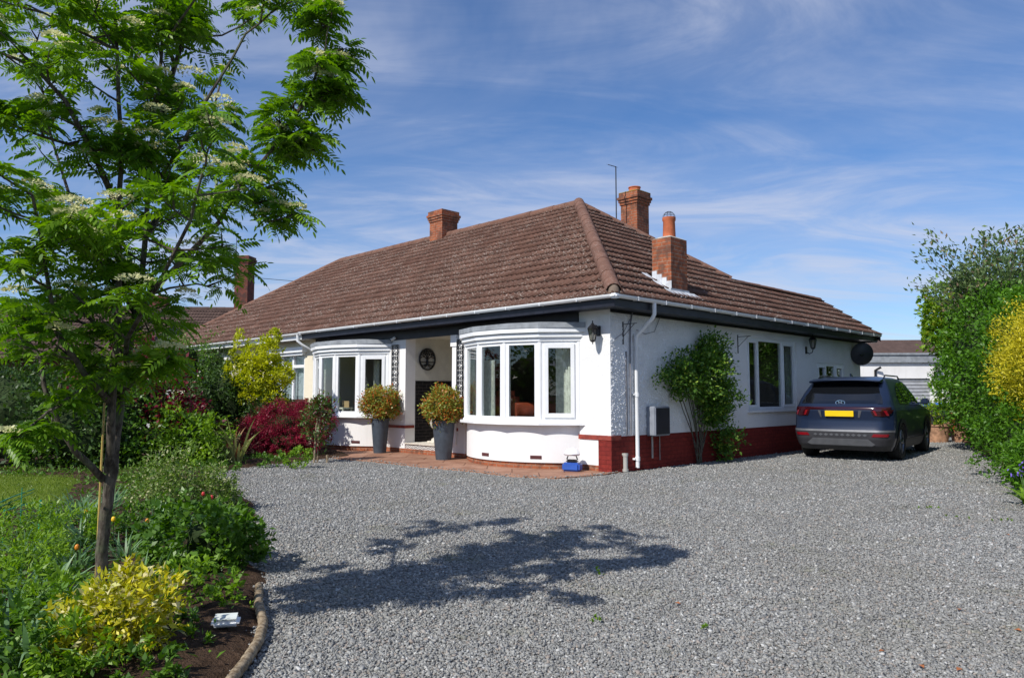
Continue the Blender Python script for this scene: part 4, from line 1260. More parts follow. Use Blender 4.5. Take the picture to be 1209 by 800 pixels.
# spoiler
m = MB(); V = []
for k in range(21):
    y = -.66 + 1.32 * k / 20; e = 1 - (abs(y) / .68) ** 6 * .5
    for x, z in ((.66, 1.615), (.40 - .03 * e, 1.575), (.36 - .05 * e, 1.555), (.38, 1.535), (.60, 1.535)): V.append((x + .05 * (y / .66) ** 2, y, z - .03 * (abs(y) / .66) ** 2))
F = [(i * 5 + k, i * 5 + (k + 1) % 5, (i + 1) * 5 + (k + 1) % 5, (i + 1) * 5 + k) for i in range(20) for k in range(5)] + [(0, 1, 2, 3, 4), (100, 101, 102, 103, 104)]
m.add(V, F); m.build('spoiler', M['carpaint'], car)
lb = rpatch('light_bar', M['darklens'], [(.985, -.86, .86), (1.035, -.87, .87)], .012)
for s_ in (-1, 1):
    rpatch('tail_light', M['darklens'], [(.86, *sorted((s_ * .60, s_ * .80))), (.92, *sorted((s_ * .57, s_ * .88))), (.985, *sorted((s_ * .55, s_ * .905)))], .010)
    for y0, dz in ((.62, 0), (.80, 0)):
        m = MB(); V = []
        for z, a, b in ((.875, y0 + .015, y0 + .05), (.97, y0 - .03, y0 + .015)):
            for y in (a, b): V.append((rear_x(s_ * y, z) - .022, s_ * y, z))
        m.add(V, [(0, 1, 3, 2)]); m.build('tail_lamp_claw', M['redlens'], car)
# recess around plate: lighter diagonal creases
for s_ in (-1, 1):
    m = MB(); V = [(rear_x(s_ * y, z) - o_, s_ * y, z) for y, z, o_ in ((.40, .965, .006), (.36, .83, .006), (.33, .83, .02), (.345, .965, .02))]; m.add(V, [(0, 1, 2, 3)]); m.build('tailgate_crease', M['skid'], car)
    m.v
np_ = MB(); np_.box(-.012, .0, -.26, .26, -.056, .056, bev=.004); pt = np_.build('number_plate', M['yellow'], car); pt.location = (.008, 0, .905); pt.rotation_euler = (0, R(-3), 0)
m = MB(); m.box(.0, .01, -.29, .29, .975, .985); 
# oval badge with a slanted letter
em = MB(); zc = 1.115; xb = rear_x(0, zc) - .014
em.tube([(xb + .012 * math.sin(t) * .3, .085 * math.cos(t), zc + .042 * math.sin(t)) for t in [6.2832 * i / 28 for i in range(29)]], .007, 6, cap=False)
for y in (-.028, .028): em.tube([(xb, y - .010, zc - .034), (xb + .004, y + .010, zc + .034)], .007, 6)
em.tube([(xb, -.03, zc - .008), (xb, .03, zc + .008)], .006, 6)
em.build('badge', M['chrome'], car)
rpatch('bumper', M['carplastic'], [(.20, -.80, .80), (.30, -.86, .86), (.42, -.905, .905), (.56, -.915, .915)], .012)
rpatch('bumper_trim', M['skid'], [(.560, -.92, .92), (.60, -.92, .92)], .022)
rpatch('skid_plate', M['skid'], [(.29, -.55, .55), (.33, -.62, .62), (.43, -.50, .50)], .026)
bt_ = MB()
for k in range(10):
    y = -.45 + .1 * k; V = [(rear_x(y + a, z) - .02, y + a, z) for a, z in ((-.045, .50), (0, .475), (.045, .50), (0, .525))]; bt_.add(V, [(0, 1, 2, 3)])
bt_.build('bumper_mesh', M['skid'], car)
for s_ in (-1, 1): rpatch('reflector', M['redlens'], [(.475, *sorted((s_ * .56, s_ * .83))), (.53, *sorted((s_ * .60, s_ * .85)))], .022)
# side glass, sills, arches, doors
for s_ in (-1, 1):
    spatch('side_window', M['carglass'], [(.95, 1.12, 1.24), (1.10, 1.09, 1.36), (1.40, 1.085, 1.49)], s_=s_)
    spatch('side_window', M['carglass'], [(1.45, 1.085, 1.495), (1.9, 1.075, 1.525), (2.22, 1.07, 1.52)], s_=s_)
    spatch('side_window', M['carglass'], [(2.30, 1.07, 1.51), (2.55, 1.065, 1.40), (2.85, 1.06, 1.23), (3.05, 1.06, 1.12)], s_=s_)
    spatch('window_trim', M['chrome'], [(.92, 1.10, 1.115), (3.05, 1.045, 1.058)], .010, s_)
    spatch('sill_cladding', M['carplastic'], [(1.33, .20, .40), (3.15, .20, .40)], .012, s_)
    for x0 in (1.42, 2.25): spatch('door_gap', M['iron'], [(x0, .40, 1.06), (x0 + .008, .40, 1.06)], .003, s_)
    for x0 in (1.72, 2.60): spatch('door_handle', M['carpaint'], [(x0, .93, .955), (x0 + .18, .93, .955)], .03, s_)
    m = MB()
    m.box(2.86, 3.02, *sorted((s_ * .93, s_ * 1.08)), 1.06, 1.19, bev=.03); m.box(2.92, 2.98, *sorted((s_ * .84, s_ * .95)), 1.07, 1.11); m.build('door_mirror', M['carpaint'], car)
    m = MB(); m.tube([(.95, s_ * .62, 1.605), (1.05, s_ * .615, 1.655), (2.3, s_ * .60, 1.655), (2.45, s_ * .60, 1.60)], .015, 8); m.build('roof_rail', M['iron'], car)
    for a in AX:
        V = []; nn_ = 28
        for k in range(nn_ + 1):
            t = -.35 + (math.pi + .7) * k / nn_
            for r_ in (WR + .02, WR + .105):
                x, z = a + math.cos(t) * r_, max(.19, WR + math.sin(t) * r_); V.append((x, s_ * (side_y(min(max(x, .12), 4.42), z) + .014), z))
            x, z = a + math.cos(t) * (WR + .02), max(.19, WR + math.sin(t) * (WR + .02)); V.append((x, s_ * .60, z))
        F = [(i * 3, i * 3 + 1, i * 3 + 4, i * 3 + 3) for i in range(nn_)] + [(i * 3, i * 3 + 3, i * 3 + 5, i * 3 + 2) for i in range(nn_)]
        m = MB(); m.add(V, F, 0, False); m.build('wheel_arch', M['carplastic'], car)
        w = empty('wheel', (a, s_ * .80, WR)); w.parent = car
        m = MB(); n = 36; prof = [(.24, -.11), (.33, -.115), (.350, -.09), (.355, -.04), (.355, .04), (.350, .09), (.33, .115), (.24, .11)]
        V = [(r_ * math.cos(6.2832 * k / n), y, r_ * math.sin(6.2832 * k / n)) for r_, y in prof for k in range(n)]
        F = [(i * n + k, i * n + (k + 1) % n, (i + 1) * n + (k + 1) % n, (i + 1) * n + k) for i in range(7) for k in range(n)]
        m.add(V, F, 0, True); m.build('tyre', M['tyre'], w)
        m = MB(); prof = [(.245, .10), (.235, .06), (.22, -.08), (.05, -.08)]
        V = [(r_ * math.cos(6.2832 * k / n), s_ * y, r_ * math.sin(6.2832 * k / n)) for r_, y in prof for k in range(n)]; F = [(i * n + k, i * n + (k + 1) % n, (i + 1) * n + (k + 1) % n, (i + 1) * n + k) for i in range(3) for k in range(n)]
        m.add(V, F, 0, True)
        for k in range(5):
            t = 6.2832 * k / 5
            for da in (-.16, .16):
                m.tube([(.04 * math.cos(t), s_ * .075, .04 * math.sin(t)), (.235 * math.cos(t + da), s_ * .09, .235 * math.sin(t + da))], [.024, .016], 5)
        m.tube([(0, s_ * .04, 0), (0, s_ * .09, 0)], .05, 12)
        m.build('rim', M['rim'], w)
m = MB(); m.box(.35, 4.1, -.60, .60, .24, .62); m.box(.2, .55, -.5, .5, .27, .34); m.tube([(.15, -.45, .27), (.6, -.45, .27)], .035, 8); m.box(1.3, 3.1, -.84, .84, .22, .5); m.build('underbody', M['iron'], car)
m = MB(); m.prism([(.95, 1.64), (1.12, 1.64), (.95, 1.70)], -.012, .012, 'y'); m.build('roof_aerial', M['carpaint'], car)

# ------------------------------------------------------------------ rear yard
g_ = empty('garage', (14.45, 29.6, 0), R(-3), 'white garage with grey flat roof and roller door behind the parked car', 'garage')
m = MB(); wall_grid(m, -3, 3.35, 0, 2.62, [(1.05, 2.35, 0, 1.98)], lambda mm, a, b, c, d, i: mm.box(a, b, 0, .2, c, d, i)); m.box(-3, -2.8, .2, 5, 0, 2.62); m.box(3.15, 3.35, .2, 5, 0, 2.62); m.build('wall', M['smooth'], g_)
m = MB(); m.box(-3.2, 3.5, -.12, 5.2, 2.62, 2.92); m.box(-3.25, 3.55, -.17, 5.2, 2.92, 3.0); m.build('roof', M['lead'], g_)
m = MB()
for k in range(14): m.prism([(.08, k * .14), (.055, k * .14 + .07), (.08, k * .14 + .137), (.10, k * .14 + .137), (.10, k * .14)], 1.05, 2.35, 'x')
m.build('roller_door', plain('grey_roller_door', (.33, .34, .36), .5), g_)
m = MB(); m.box(3.2, 3.42, -.05, .0, 0, 2.62); m.build('corner_post', M['black'], g_)
lantern((2.55, 0, 2.25), 0, g_, True, 1.3)
m = MB(); m.tube([(.2, -.04, 1.9), (.2, -.04, 2.3), (.35, -.2, 2.42)], .05, 8); m.build('flue_pipe', M['iron'], g_)
hb = empty('brown_roofed_house', (13.5, 40, 0), R(-4), 'house with brown tiled roof overgrown by ivy beyond the white garage', 'house')
m = MB(); m.box(-6, 12, 0, 8, 0, 2.9); m.build('wall', M['brickdark'], hb)
m = MB(); m.add([(-6.4, -.5, 2.85), (12.4, -.5, 2.85), (12.4, 2.6, 4.45), (-6.4, 2.6, 4.45), (-6.4, 5.7, 2.85), (12.4, 5.7, 2.85)], [(0, 1, 2, 3), (3, 2, 5, 4)]); m.build('roof', M['fartile'], hb)
LEAFM['ivy'] = leafmat('ivy_leaf', (.07, .10, .02), (.20, .22, .05), .25)
LEAFM['hedge'] = leafmat('hedge_leaf', (.035, .11, .008), (.14, .31, .02), .34)
LEAFM['laurel'] = leafmat('laurel_leaf', (.09, .19, .012), (.28, .44, .035), .35, (.36, .40, .04), .12)
LEAFM['gold'] = leafmat('golden_leaf', (.34, .32, .015), (.78, .68, .04), .30)
LEAFM['greygreen'] = leafmat('grey_green_leaf', (.07, .13, .05), (.20, .28, .10), .30, (.34, .24, .16), .08)
LEAFM['dark'] = leafmat('dark_leaf', (.018, .05, .010), (.08, .15, .025), .22)
LEAFM['mid'] = leafmat('mid_green_leaf', (.04, .11, .014), (.15, .28, .035), .30)
LEAFM['bright'] = leafmat('bright_leaf', (.09, .20, .015), (.28, .44, .04), .35)
LEAFM['crimson'] = leafmat('crimson_leaf', (.05, .006, .012), (.26, .015, .04), .3, (.08, .12, .02), .10)
LEAFM['maple'] = leafmat('red_maple_leaf', (.13, .010, .025), (.40, .035, .075), .32)
LEAFM['acer'] = leafmat('yellow_acer_leaf', (.28, .34, .012), (.62, .62, .035), .42)
LEAFM['varieg'] = leafmat('cream_edged_leaf', (.07, .14, .02), (.22, .32, .06), .3, (.50, .50, .26), .14)
LEAFM['euon'] = leafmat('yellow_edged_leaf', (.22, .28, .02), (.78, .68, .04), .3, (.72, .66, .35), .18)
LEAFM['rowan'] = leafmat('rowan_leaflet', (.055, .15, .012), (.22, .38, .028), .42)
LEAFM['strap'] = leafmat('strap_leaf', (.09, .19, .08), (.24, .38, .17), .25)
LEAFM['phormium'] = leafmat('striped_strap_leaf', (.18, .22, .06), (.45, .45, .20), .25, (.32, .16, .08), .12)


def bush(name, loc, label, cat, blobs, leaf, mat, dens=1.0, group=None, wid=.5, coreb=True, lump=.28, per=26, shape=LEAF4, hollow=.72):
    """blobs: (dx,dy,dz,rx,ry,rz,count)"""
    o = empty(name, loc, 0, label, cat, group)
    P_, D_ = [], []
    for (x, y, z, a, b, c, n) in blobs:
        p, d = cloud((x, y, z), (a, b, c), max(4, int(n * dens / per)), per, min(a, b, c) * (.13 if lump > .2 else .075), hollow, -1, lump); P_.append(p); D_.append(d)
    P_ = np.concatenate(P_); D_ = np.concatenate(D_); k = P_[:, 2] > .01 - loc[2]; P_, D_ = P_[k], D_[k]
    nr = unit(rng.normal(size=P_.shape) * .65 + np.array([0, 0, 1.0])); L_ = leaf * rng.uniform(.6, 1.3, len(P_))
    leaves('foliage', P_, D_, nr, L_, L_ * wid, mat, o, shape)
    if coreb:
        import bmesh
        for i, (x, y, z, a, b, c, n) in enumerate(blobs):
            big = min(a, b, c)
            if big > .22: k_ = .64 if big > .7 else (.50 if big > .35 else .40); core('inner_branches', o, (x, y, z), (a * k_, b * k_, c * k_))
    return o


# ivy on the far roof, creeper on the garage
bush('ivy', (14.6, 39.2, 0), 'patchy ivy growing over the brown roof beyond the garage', 'ivy', [(-.6, 1.3, 4.0, 1.6, .8, .36, 2600), (1.6, 1.1, 4.0, 1.1, .7, .42, 1700), (3.3, .8, 3.8, 1.3, .6, .5, 1500), (-3.0, .8, 3.6, .8, .6, .3, 500)], .11, LEAFM['ivy'], coreb=False, lump=.2)
bush('creeper', (17.2, 29.35, 0), 'thin creeper climbing the white garage wall', 'creeper', [(0, 0, 1.2, .35, .12, .9, 260), (-.35, 0, 1.5, .3, .1, .4, 120)], .14, LEAFM['laurel'], coreb=False)


def wheelie(loc, rz, col, label):
    o = empty('wheelie_bin', loc, rz, label, 'wheelie bin', 'wheelie bins by the garage')
    cm = plain('bin_body', col, .45); lm = plain('bin_lid', label.startswith('b') and (.02, .12, .55) or (.05, .12, .07), .4)
    m = MB(); v = [(sx * a, sy * b, z) for z, a, b in ((.06, .20, .24), (.98, .27, .33)) for sx, sy in ((-1, -1), (1, -1), (1, 1), (-1, 1))]
    m.add(v, [(3, 2, 1, 0), (4, 5, 6, 7), (0, 1, 5, 4), (1, 2, 6, 5), (2, 3, 7, 6), (3, 0, 4, 7)]); m.box(-.29, .29, -.35, .35, .93, .98); m.build('body', cm, o)
    m = MB(); m.prism([(-.37, .985), (.36, .985), (.36, 1.02), (.1, 1.08), (-.3, 1.05), (-.37, 1.01)], -.295, .295, 'x'); m.tube([(-.25, .38, 1.0), (.25, .38, 1.0)], .018, 8); m.build('lid', lm, o)
    for s_ in (-1, 1):
        m = MB(); m.tube([(s_ * .20, .24, .1), (s_ * .26, .24, .1)], .1, 14); m.build('wheel', M['tyre'], o)
    return o


wheelie((13.08, 22.9, 0), R(-20), (.03, .035, .04), 'blue lidded wheelie bin standing just beyond the car')
wheelie((13.95, 23.6, 0), R(-10), (.03, .05, .035), 'green lidded wheelie bin nearest the hedge')


def tub(loc, r_, h, label, n, leafm, tall):
    o = empty('terracotta_tub', loc, 0, label, 'plant tub', 'terracotta tubs at the end of the drive')
    m = MB(); m.lathe([(r_ * .72, 0), (r_ * .85, h * .5), (r_, h * .9), (r_ * 1.06, h * .9), (r_ * 1.06, h), (r_ * .9, h), (r_ * .88, h * .85)], seg=20); m.build('pot', plain('weathered_terracotta', (.42, .24, .15), .85, .2, var=.35, scale=9, bump=.5), o)
    m = MB(); m.lathe([(r_ * .9, h * .86), (.02, h * .9)], seg=16); m.build('compost', M['soil'], o)
    foliage('foliage', o, (0, 0, h + tall * .5), (r_ * 1.5, r_ * 1.5, tall * .6), n, .10, leafm, lump=.4)
    stems('stem', o, (0, 0, h * .85), [(random.uniform(-.3, .3), random.uniform(-.3, .3), h + random.uniform(.3, tall)) for _ in range(6)], .012, M['bark'])


tub((12.05, 20.9, 0), .36, .50, 'pale cracked terracotta tub of green shrubs beside the car', 900, LEAFM['laurel'], .62)
tub((12.78, 20.9, 0), .38, .56, 'orange terracotta tub with coppery leaves against the hedge', 900, LEAFM['photinia'], .95)

# ------------------------------------------------------------------ hedge side
bush('hedge_shrub', (11.4, 16.2, 0), 'dense small leaved green hedge between golden conifer and laurel', 'hedge',
     [(0, .8, 1.9, 1.3, 1.8, 2.0, 15000), (-1.2, -2.2, 1.6, 1.25, 1.6, 1.75, 13000), (-2.2, -4.2, 1.2, 1.0, 1.3, 1.3, 9000), (.9, 2.0, 1.6, 1.3, 1.6, 1.7, 5000)], .082, LEAFM['hedge'], group='hedge along the right of the drive', lump=.11, wid=.58)
bush('laurel_shrub', (13.2, 20.3, 0), 'tall yellow green laurel at the far end of the hedge', 'shrub',
     [(-.2, 0, 3.4, 1.4, 1.5, 1.05, 8000), (.1, -.5, 2.5, 1.3, 1.5, 1.0, 6000), (.55, 0, 1.2, 1.2, 1.5, 1.25, 6000), (1.0, -1.2, 3.2, 1.2, 1.2, 1.3, 4000)], .13, LEAFM['laurel'], group='hedge along the right of the drive', lump=.16, wid=.6)
bush('golden_conifer', (8.78, 11.0, 0), 'golden yellow conifer hedge at the right edge', 'conifer',
     [(0, 0, 1.75, 1.05, 1.5, 1.3, 46000), (.3, 1.1, 1.95, .9, 1.1, 1.1, 12000), (-.15, -.4, 1.05, .9, 1.0, .8, 16000)], .052, LEAFM['gold'], wid=.36, lump=.10)
bush('hedge_shrub', (9.0, 9.6, 0), 'low green hedge below the golden conifer', 'hedge',
     [(-1.0, .6, .5, .95, 1.3, .62, 5200), (-1.85, 0, .40, .55, 1.0, .45, 3600), (-.6, 2.0, .6, .9, 1.3, .68, 5500)], .065, LEAFM['hedge'], group='hedge along the right of the drive', lump=.15, wid=.55)
# airy grey green tree over the hedge
ar = empty('airy_tree', (11.95, 18.0, 0), 0, 'airy grey green tree rising above the hedge', 'tree')
mb = MB(); PP, DD = [], []
mb.tube([(0, 0, 0), (.05, 0, 1.4), (-.05, .05, 2.8)], [.09, .07, .06], 8)
for k in range(44):
    a = random.uniform(0, 6.28); l = random.uniform(1.2, 3.1); ln = random.uniform(.10, .62)
    p = Vector((random.uniform(-.3, .3), random.uniform(-.3, .3), 2.6)); pts = [p]
    d = Vector((math.cos(a) * ln, math.sin(a) * ln, 1)).normalized()
    for j in range(6):
        d = (d + Vector((random.uniform(-.18, .18), random.uniform(-.18, .18), -.03))).normalized(); p = p + d * l / 6; pts.append(p)
        for w in range(44):
            PP.append(p + Vector((random.gauss(0, .13), random.gauss(0, .13), random.gauss(0, .13)))); DD.append(d + Vector((random.gauss(0, .6), random.gauss(0, .6), random.gauss(0, .5))))
    mb.tube(pts, [.03, .024, .018, .014, .010, .007, .004], 5)
mb.build('trunk', M['bark'], ar)
PP = np.array([p[:] for p in PP]); DD = np.array([p[:] for p in DD]); L_ = rng.uniform(.07, .16, len(PP))
leaves('foliage', PP, DD, unit(rng.normal(size=PP.shape) + [0, 0, 1]), L_, L_ * .42, LEAFM['greygreen'], ar)
ar2 = copy_tree(ar); ar2.location = (14.0, 18.9, .1); ar2.rotation_euler = (0, 0, 2.1); tag(ar2, 'second airy tree above the hedge, close to the frame edge')
ar['label'] = 'airy grey green tree whose thin sprays overhang the laurel'
# strap leaved clump with purple flowers
cl_ = empty('bluebell_clump', (6.28, 8.95, .02), 0, 'strap leaved clump with small violet flowers at the hedge foot', 'plant')
straps('leaf_blade', (0, 0, 0), 34, .38, .05, LEAFM['bright'], cl_, .12, .7, .5)
m = MB()
for k in range(7):
    x, y, z = random.uniform(-.1, .25), random.uniform(-.1, .25), random.uniform(.28, .45); m.tube([(x * .5, y * .5, 0), (x, y, z)], .004, 4)
m.build('stem', plain('green_stem', (.08, .16, .03), .6), cl_)
fp = rng.normal(size=(70, 3)) * [.13, .13, .05] + [.1, .1, .38]
leaves('flower', fp, rng.normal(size=(70, 3)), rng.normal(size=(70, 3)), .035, .022, plain('violet_petal', (.16, .10, .50), .6), cl_)

# climbing shrub on the side wall
cs = empty('climbing_shrub', hloc(0, -.32, 0), YAW, 'leafy climbing shrub trained on the white side wall', 'climber')
P_, D_ = [], []
for (y, z, ry, rz_, n) in ((3.05, 1.75, .85, .62, 3800), (3.35, 2.22, .42, .34, 1200), (2.25, 1.68, .62, .36, 1500), (3.65, 1.30, .55, .45, 1800), (3.35, 1.0, .45, .35, 900), (3.75, .42, .42, .38, 900), (3.15, 2.50, .06, .14, 40)):
    p, d = cloud((.22, y, z), (.24, ry, rz_), max(3, n // 22), 22, .07, .35, -1, .3); P_.append(p); D_.append(d)
P_ = np.concatenate(P_); D_ = np.concatenate(D_); P_[:, 0] = np.abs(P_[:, 0] - .03) + .03; P_[:, 2] = np.maximum(P_[:, 2], .05)
leaves('foliage', P_, D_ + [.4, 0, -.1], unit(rng.normal(size=P_.shape) * .6 + [.6, 0, .8]), rng.uniform(.045, .10, len(P_)), rng.uniform(.03, .055, len(P_)), leafmat('climber_leaf', (.035, .10, .014), (.15, .28, .04), .34, (.34, .46, .07), .14), cs)
m = MB()
for k in range(12):
    y1 = 2.0 + 1.9 * k / 11; z1 = random.uniform(1.2, 2.1)
    m.tube([(.08, 3.0 + random.uniform(-.12, .12), 0), (.10, 3.0 + (y1 - 3.0) * .35, z1 * .4), (.08, 3.0 + (y1 - 3) * .7, z1 * .72), (.10, y1, z1)], [.014, .011, .009, .005], 5)
m.build('stem', M['bark'], cs)

# ------------------------------------------------------------------ rowan tree in the bed
CP, SP_ = math.cos(R(4.3)), math.sin(R(4.3))


def at(x, y, Y):
    """a point at distance Y in front of the gate, from its bearing and height angle"""
    dx, dz = (x - 604.5) / 865, -(y - 400) / 865; ry, rz_ = CP - dz * SP_, SP_ + dz * CP
    k = Y / ry; return Vector((dx * k, Y, 1.35 + rz_ * k))


def gp(x, y, z=0.0):
    dx, dz = (x - 604.5) / 865, -(y - 400) / 865; ry, rz_ = CP - dz * SP_, SP_ + dz * CP
    k = (z - 1.35) / rz_; return Vector((dx * k, ry * k, z))


TY = 4.15
tree = empty('rowan_tree', gp(118, 755), 0, 'young flowering rowan tree with grey stems in the flower bed', 'tree')
TO = tree.location.copy()
limbs = [
    ([(117, 756, 0), (118, 700, 0), (120, 650, 0), (124, 610, 0), (129, 572, 0), (134, 540, 0)], .036, .029),
    ([(134, 545, 0), (139, 500, .02), (142, 468, .03), (150, 425, .04), (160, 372, .05), (169, 310, .06), (174, 240, .05), (180, 180, .04), (185, 120, .02), (191, 60, 0), (198, -30, -.05), (204, -110, -.1)], .027, .006),
    ([(128, 556, 0), (131, 500, -.10), (134, 430, -.16), (139, 370, -.2), (141, 300, -.22), (143, 200, -.25), (140, 120, -.25), (137, 40, -.3), (130, -50, -.3)], .026, .007),
    ([(158, 385, .05), (180, 342, -.05), (215, 308, -.15), (259, 262, -.25), (285, 217, -.32), (322, 176, -.40), (352, 131, -.45), (371, 94, -.5)], .019, .006),
    ([(186, 150, .02), (200, 100, .1), (214, 55, .2), (222, 10, .3), (230, -50, .4)], .020, .007),
    ([(217, 45, .2), (240, 43, .3), (262, 42, .4), (300, 20, .5)], .010, .004),
    ([(122, 566, 0), (100, 543, -.15), (82, 522, -.25), (66, 492, -.3), (52, 456, -.35), (47, 420, -.3), (30, 398, -.3)], .021, .008),
    ([(62, 505, -.28), (68, 480, -.3), (72, 452, -.3)], .013, .010),
    ([(132, 478, -.1), (112, 455, -.3), (90, 425, -.5), (70, 395, -.6), (58, 340, -.7), (50, 290, -.8), (38, 230, -.9)], .020, .007),
    ([(141, 250, -.22), (110, 180, -.4), (78, 120, -.6), (40, 78, -.7), (-30, 50, -.8)], .018, .006),
    ([(138, 60, -.3), (110, 45, -.4), (70, 25, -.5), (30, 5, -.6)], .010, .004),
    ([(172, 280, .06), (205, 230, .3), (230, 190, .5), (250, 150, .7), (262, 90, .9)], .018, .006),
    ([(160, 370, .05), (120, 300, .4), (85, 240, .7), (60, 160, .9), (40, 60, 1.0)], .018, .006),
    ([(145, 450, 0), (150, 400, -.4), (190, 330, -.7), (225, 260, -.9), (240, 200, -1.0)], .016, .006),
    ([(150, 420, 0), (100, 370, -.2), (40, 330, -.3), (-30, 290, -.4)], .014, .006),
    ([(174, 240, .05), (215, 170, -.2), (255, 100, -.3), (290, 40, -.3), (320, 15, -.3)], .014, .005),
    ([(165, 350, .05), (200, 340, .3), (232, 335, .5), (262, 340, .6)], .010, .004),
    ([(139, 400, -.1), (95, 380, .1), (50, 375, .3), (-20, 360, .4)], .012, .004),
    ([(143, 330, -.2), (90, 290, -.5), (30, 260, -.6), (-30, 240, -.7)], .012, .004),
    ([(140, 180, -.2), (80, 170, -.5), (20, 150, -.6), (-40, 140, -.6)], .012, .004),
    ([(185, 120, 0), (150, 60, .4), (110, 20, .6), (70, -30, .8)], .012, .004),
    ([(132, 470, 0), (170, 440, -.3), (200, 420, -.4)], .010, .004),
    ([(190, 60, 0), (230, 0, -.3), (270, -30, -.3)], .010, .004),
    ([(134, 440, -.15), (80, 470, -.5), (40, 500, -.6), (10, 520, -.7)], .010, .004),
    ([(352, 131, -.45), (372, 115, -.4), (382, 120, -.4)], .007, .003),
    ([(322, 176, -.4), (352, 175, -.3), (374, 178, -.3)], .007, .003),
    ([(371, 94, -.5), (380, 70, -.5), (386, 40, -.5), (392, 15, -.5)], .006, .003),
    ([(285, 217, -.32), (300, 240, -.3), (318, 262, -.3)], .006, .003),
]
mb = MB(); polys = []
for pts, r0, r1 in limbs:
    P_ = [at(x, y, TY + d * .8) - TO for x, y, d in pts]
    n = len(P_); Q_ = []
    for i in range(n - 1):
        for t in (0, .5):
            j = Vector((random.gauss(0, .006), random.gauss(0, .006), 0)) if t else Vector()
            Q_.append(P_[i].lerp(P_[i + 1], t) + j)
    Q_.append(P_[-1]); rr_ = [r0 + (r1 - r0) * (k / (len(Q_) - 1)) ** .8 for k in range(len(Q_))]
    mb.tube(Q_, rr_, 10 if r0 > .02 else 6, jit=.05 if r0 > .02 else 0); polys.append((Q_, rr_))
LP, LD, LN = [], [], []; FP = []


def leafspray(p, d, k):
    for i in range(k):
        a = random.uniform(0, 6.28); o_ = Vector((math.cos(a), math.sin(a), random.uniform(-.35, .45)))
        LP.append(p); LD.append((d * .35 + o_).normalized()); LN.append(Vector((random.gauss(0, .5), random.gauss(0, .5), 1)))


def twig3(p, d, l, depth=0):
    pts = [p]; n = 5
    for j in range(n):
        d = (d + Vector((random.gauss(0, .13), random.gauss(0, .13), .05))).normalized(); p = p + d * l / n; pts.append(p)
        if j >= 1: leafspray(p, d, 2 if j < n - 1 else 5)
        if depth == 0 and j in (1, 3) and random.random() < .6:
            a = random.uniform(0, 6.28); twig3(p, (d * .6 + Vector((math.cos(a), math.sin(a), .3)) * .8).normalized(), l * .5, 1)
    mb.tube(pts, [.007 - .0011 * k for k in range(n + 1)], 5)
    if random.random() < .36: FP.append(p + Vector((0, 0, .03)))


for li, (Q_, rr_) in enumerate(polys):
    if li == 0 or li == 7: continue
    L_ = sum((Q_[i + 1] - Q_[i]).length for i in range(len(Q_) - 1)); thick = rr_[0] > .022 and li < 3
    for i in range(len(Q_)):
        t = i / (len(Q_) - 1); h = Q_[i].z
        if thick and h < 1.5: continue
        if li == 6 and t < .8: continue
        if li == 3 and t < .22: continue
        if li == 14 and t < .3: continue
        k = 1 if rr_[0] < .012 else 2
        for _ in range(k):
            if random.random() < (.46 if thick else (.34 if li in (3, 5, 11, 15) else .56)):
                a = random.uniform(0, 6.28); up = random.uniform(.0, .7)
                twig3(Q_[i], Vector((math.cos(a), math.sin(a) * 1.1, up)).normalized(), random.uniform(.20, .44) * (1.1 if thick else (.42 if li in (3, 17, 18, 19, 20) or li > 20 else .8)))
    d = (Q_[-1] - Q_[-2]).normalized(); leafspray(Q_[-1], d, 6)
    if rr_[0] < .022: FP.append(Q_[-1] + Vector((0, 0, .04)))
mb.build('trunk', M['bark'], tree)
lp = np.array([p[:] for p in LP]); ld = unit(np.array([p[:] for p in LD])); ln_ = unit(np.array([p[:] for p in LN]))
N = len(lp); LL = rng.uniform(.095, .165, N); sd_ = unit(np.cross(ld, ln_)); nn_ = np.cross(sd_, ld)
ps, ds, ns, ls = [], [], [], []
droop = rng.uniform(.15, .75, N)
for k in range(7):
    t = .22 + .78 * k / 6
    base_ = lp + ld * (LL * t)[:, None] + np.array([0, 0, -1]) * (LL * droop * t * t)[:, None]
    dd = unit(ld + np.array([0, 0, -1]) * (2 * droop * t)[:, None])
    if k == 6: ps.append(base_); ds.append(dd); ns.append(nn_); ls.append(LL * .30)
    else:
        for s_ in (-1, 1):
            ps.append(base_); ds.append(unit(sd_ * s_ + dd * .55 - np.array([0, 0, .22]))); ns.append(unit(nn_ + rng.normal(size=nn_.shape) * .12)); ls.append(LL * (.36 if k < 5 else .32))
ps = np.concatenate(ps); ds = np.concatenate(ds); ns = np.concatenate(ns); ls = np.concatenate(ls)
leaves('foliage', ps, ds, ns, ls, ls * .34, LEAFM['rowan'], tree, LEAF6, .2)
print('rowan leaves', N)
# cream flower heads
pet = leafmat('cream_blossom', (.60, .58, .32), (.84, .82, .55), .35)
fp, fd = [], []
for p in FP:
    r_ = random.uniform(.045, .085)
    for k in range(150):
        a = random.uniform(0, 6.28); q_ = math.sqrt(random.random()); fp.append((p.x + r_ * q_ * math.cos(a), p.y + r_ * q_ * math.sin(a), p.z + .02 * (1 - q_ * q_) + random.gauss(0, .005))); fd.append((math.cos(a) * q_, math.sin(a) * q_, .6))
leaves('blossom', np.array(fp), unit(np.array(fd)), unit(rng.normal(size=(len(fp), 3)) * .5 + [0, 0, 1]), .014, .013, pet, tree)

# ------------------------------------------------------------------ planting, left side
def B(px_, py_, label, name, cat, blobs, leaf, mat, **kw):
    return bush(name, gp(px_, py_), label, cat, blobs, leaf, mat, **kw)


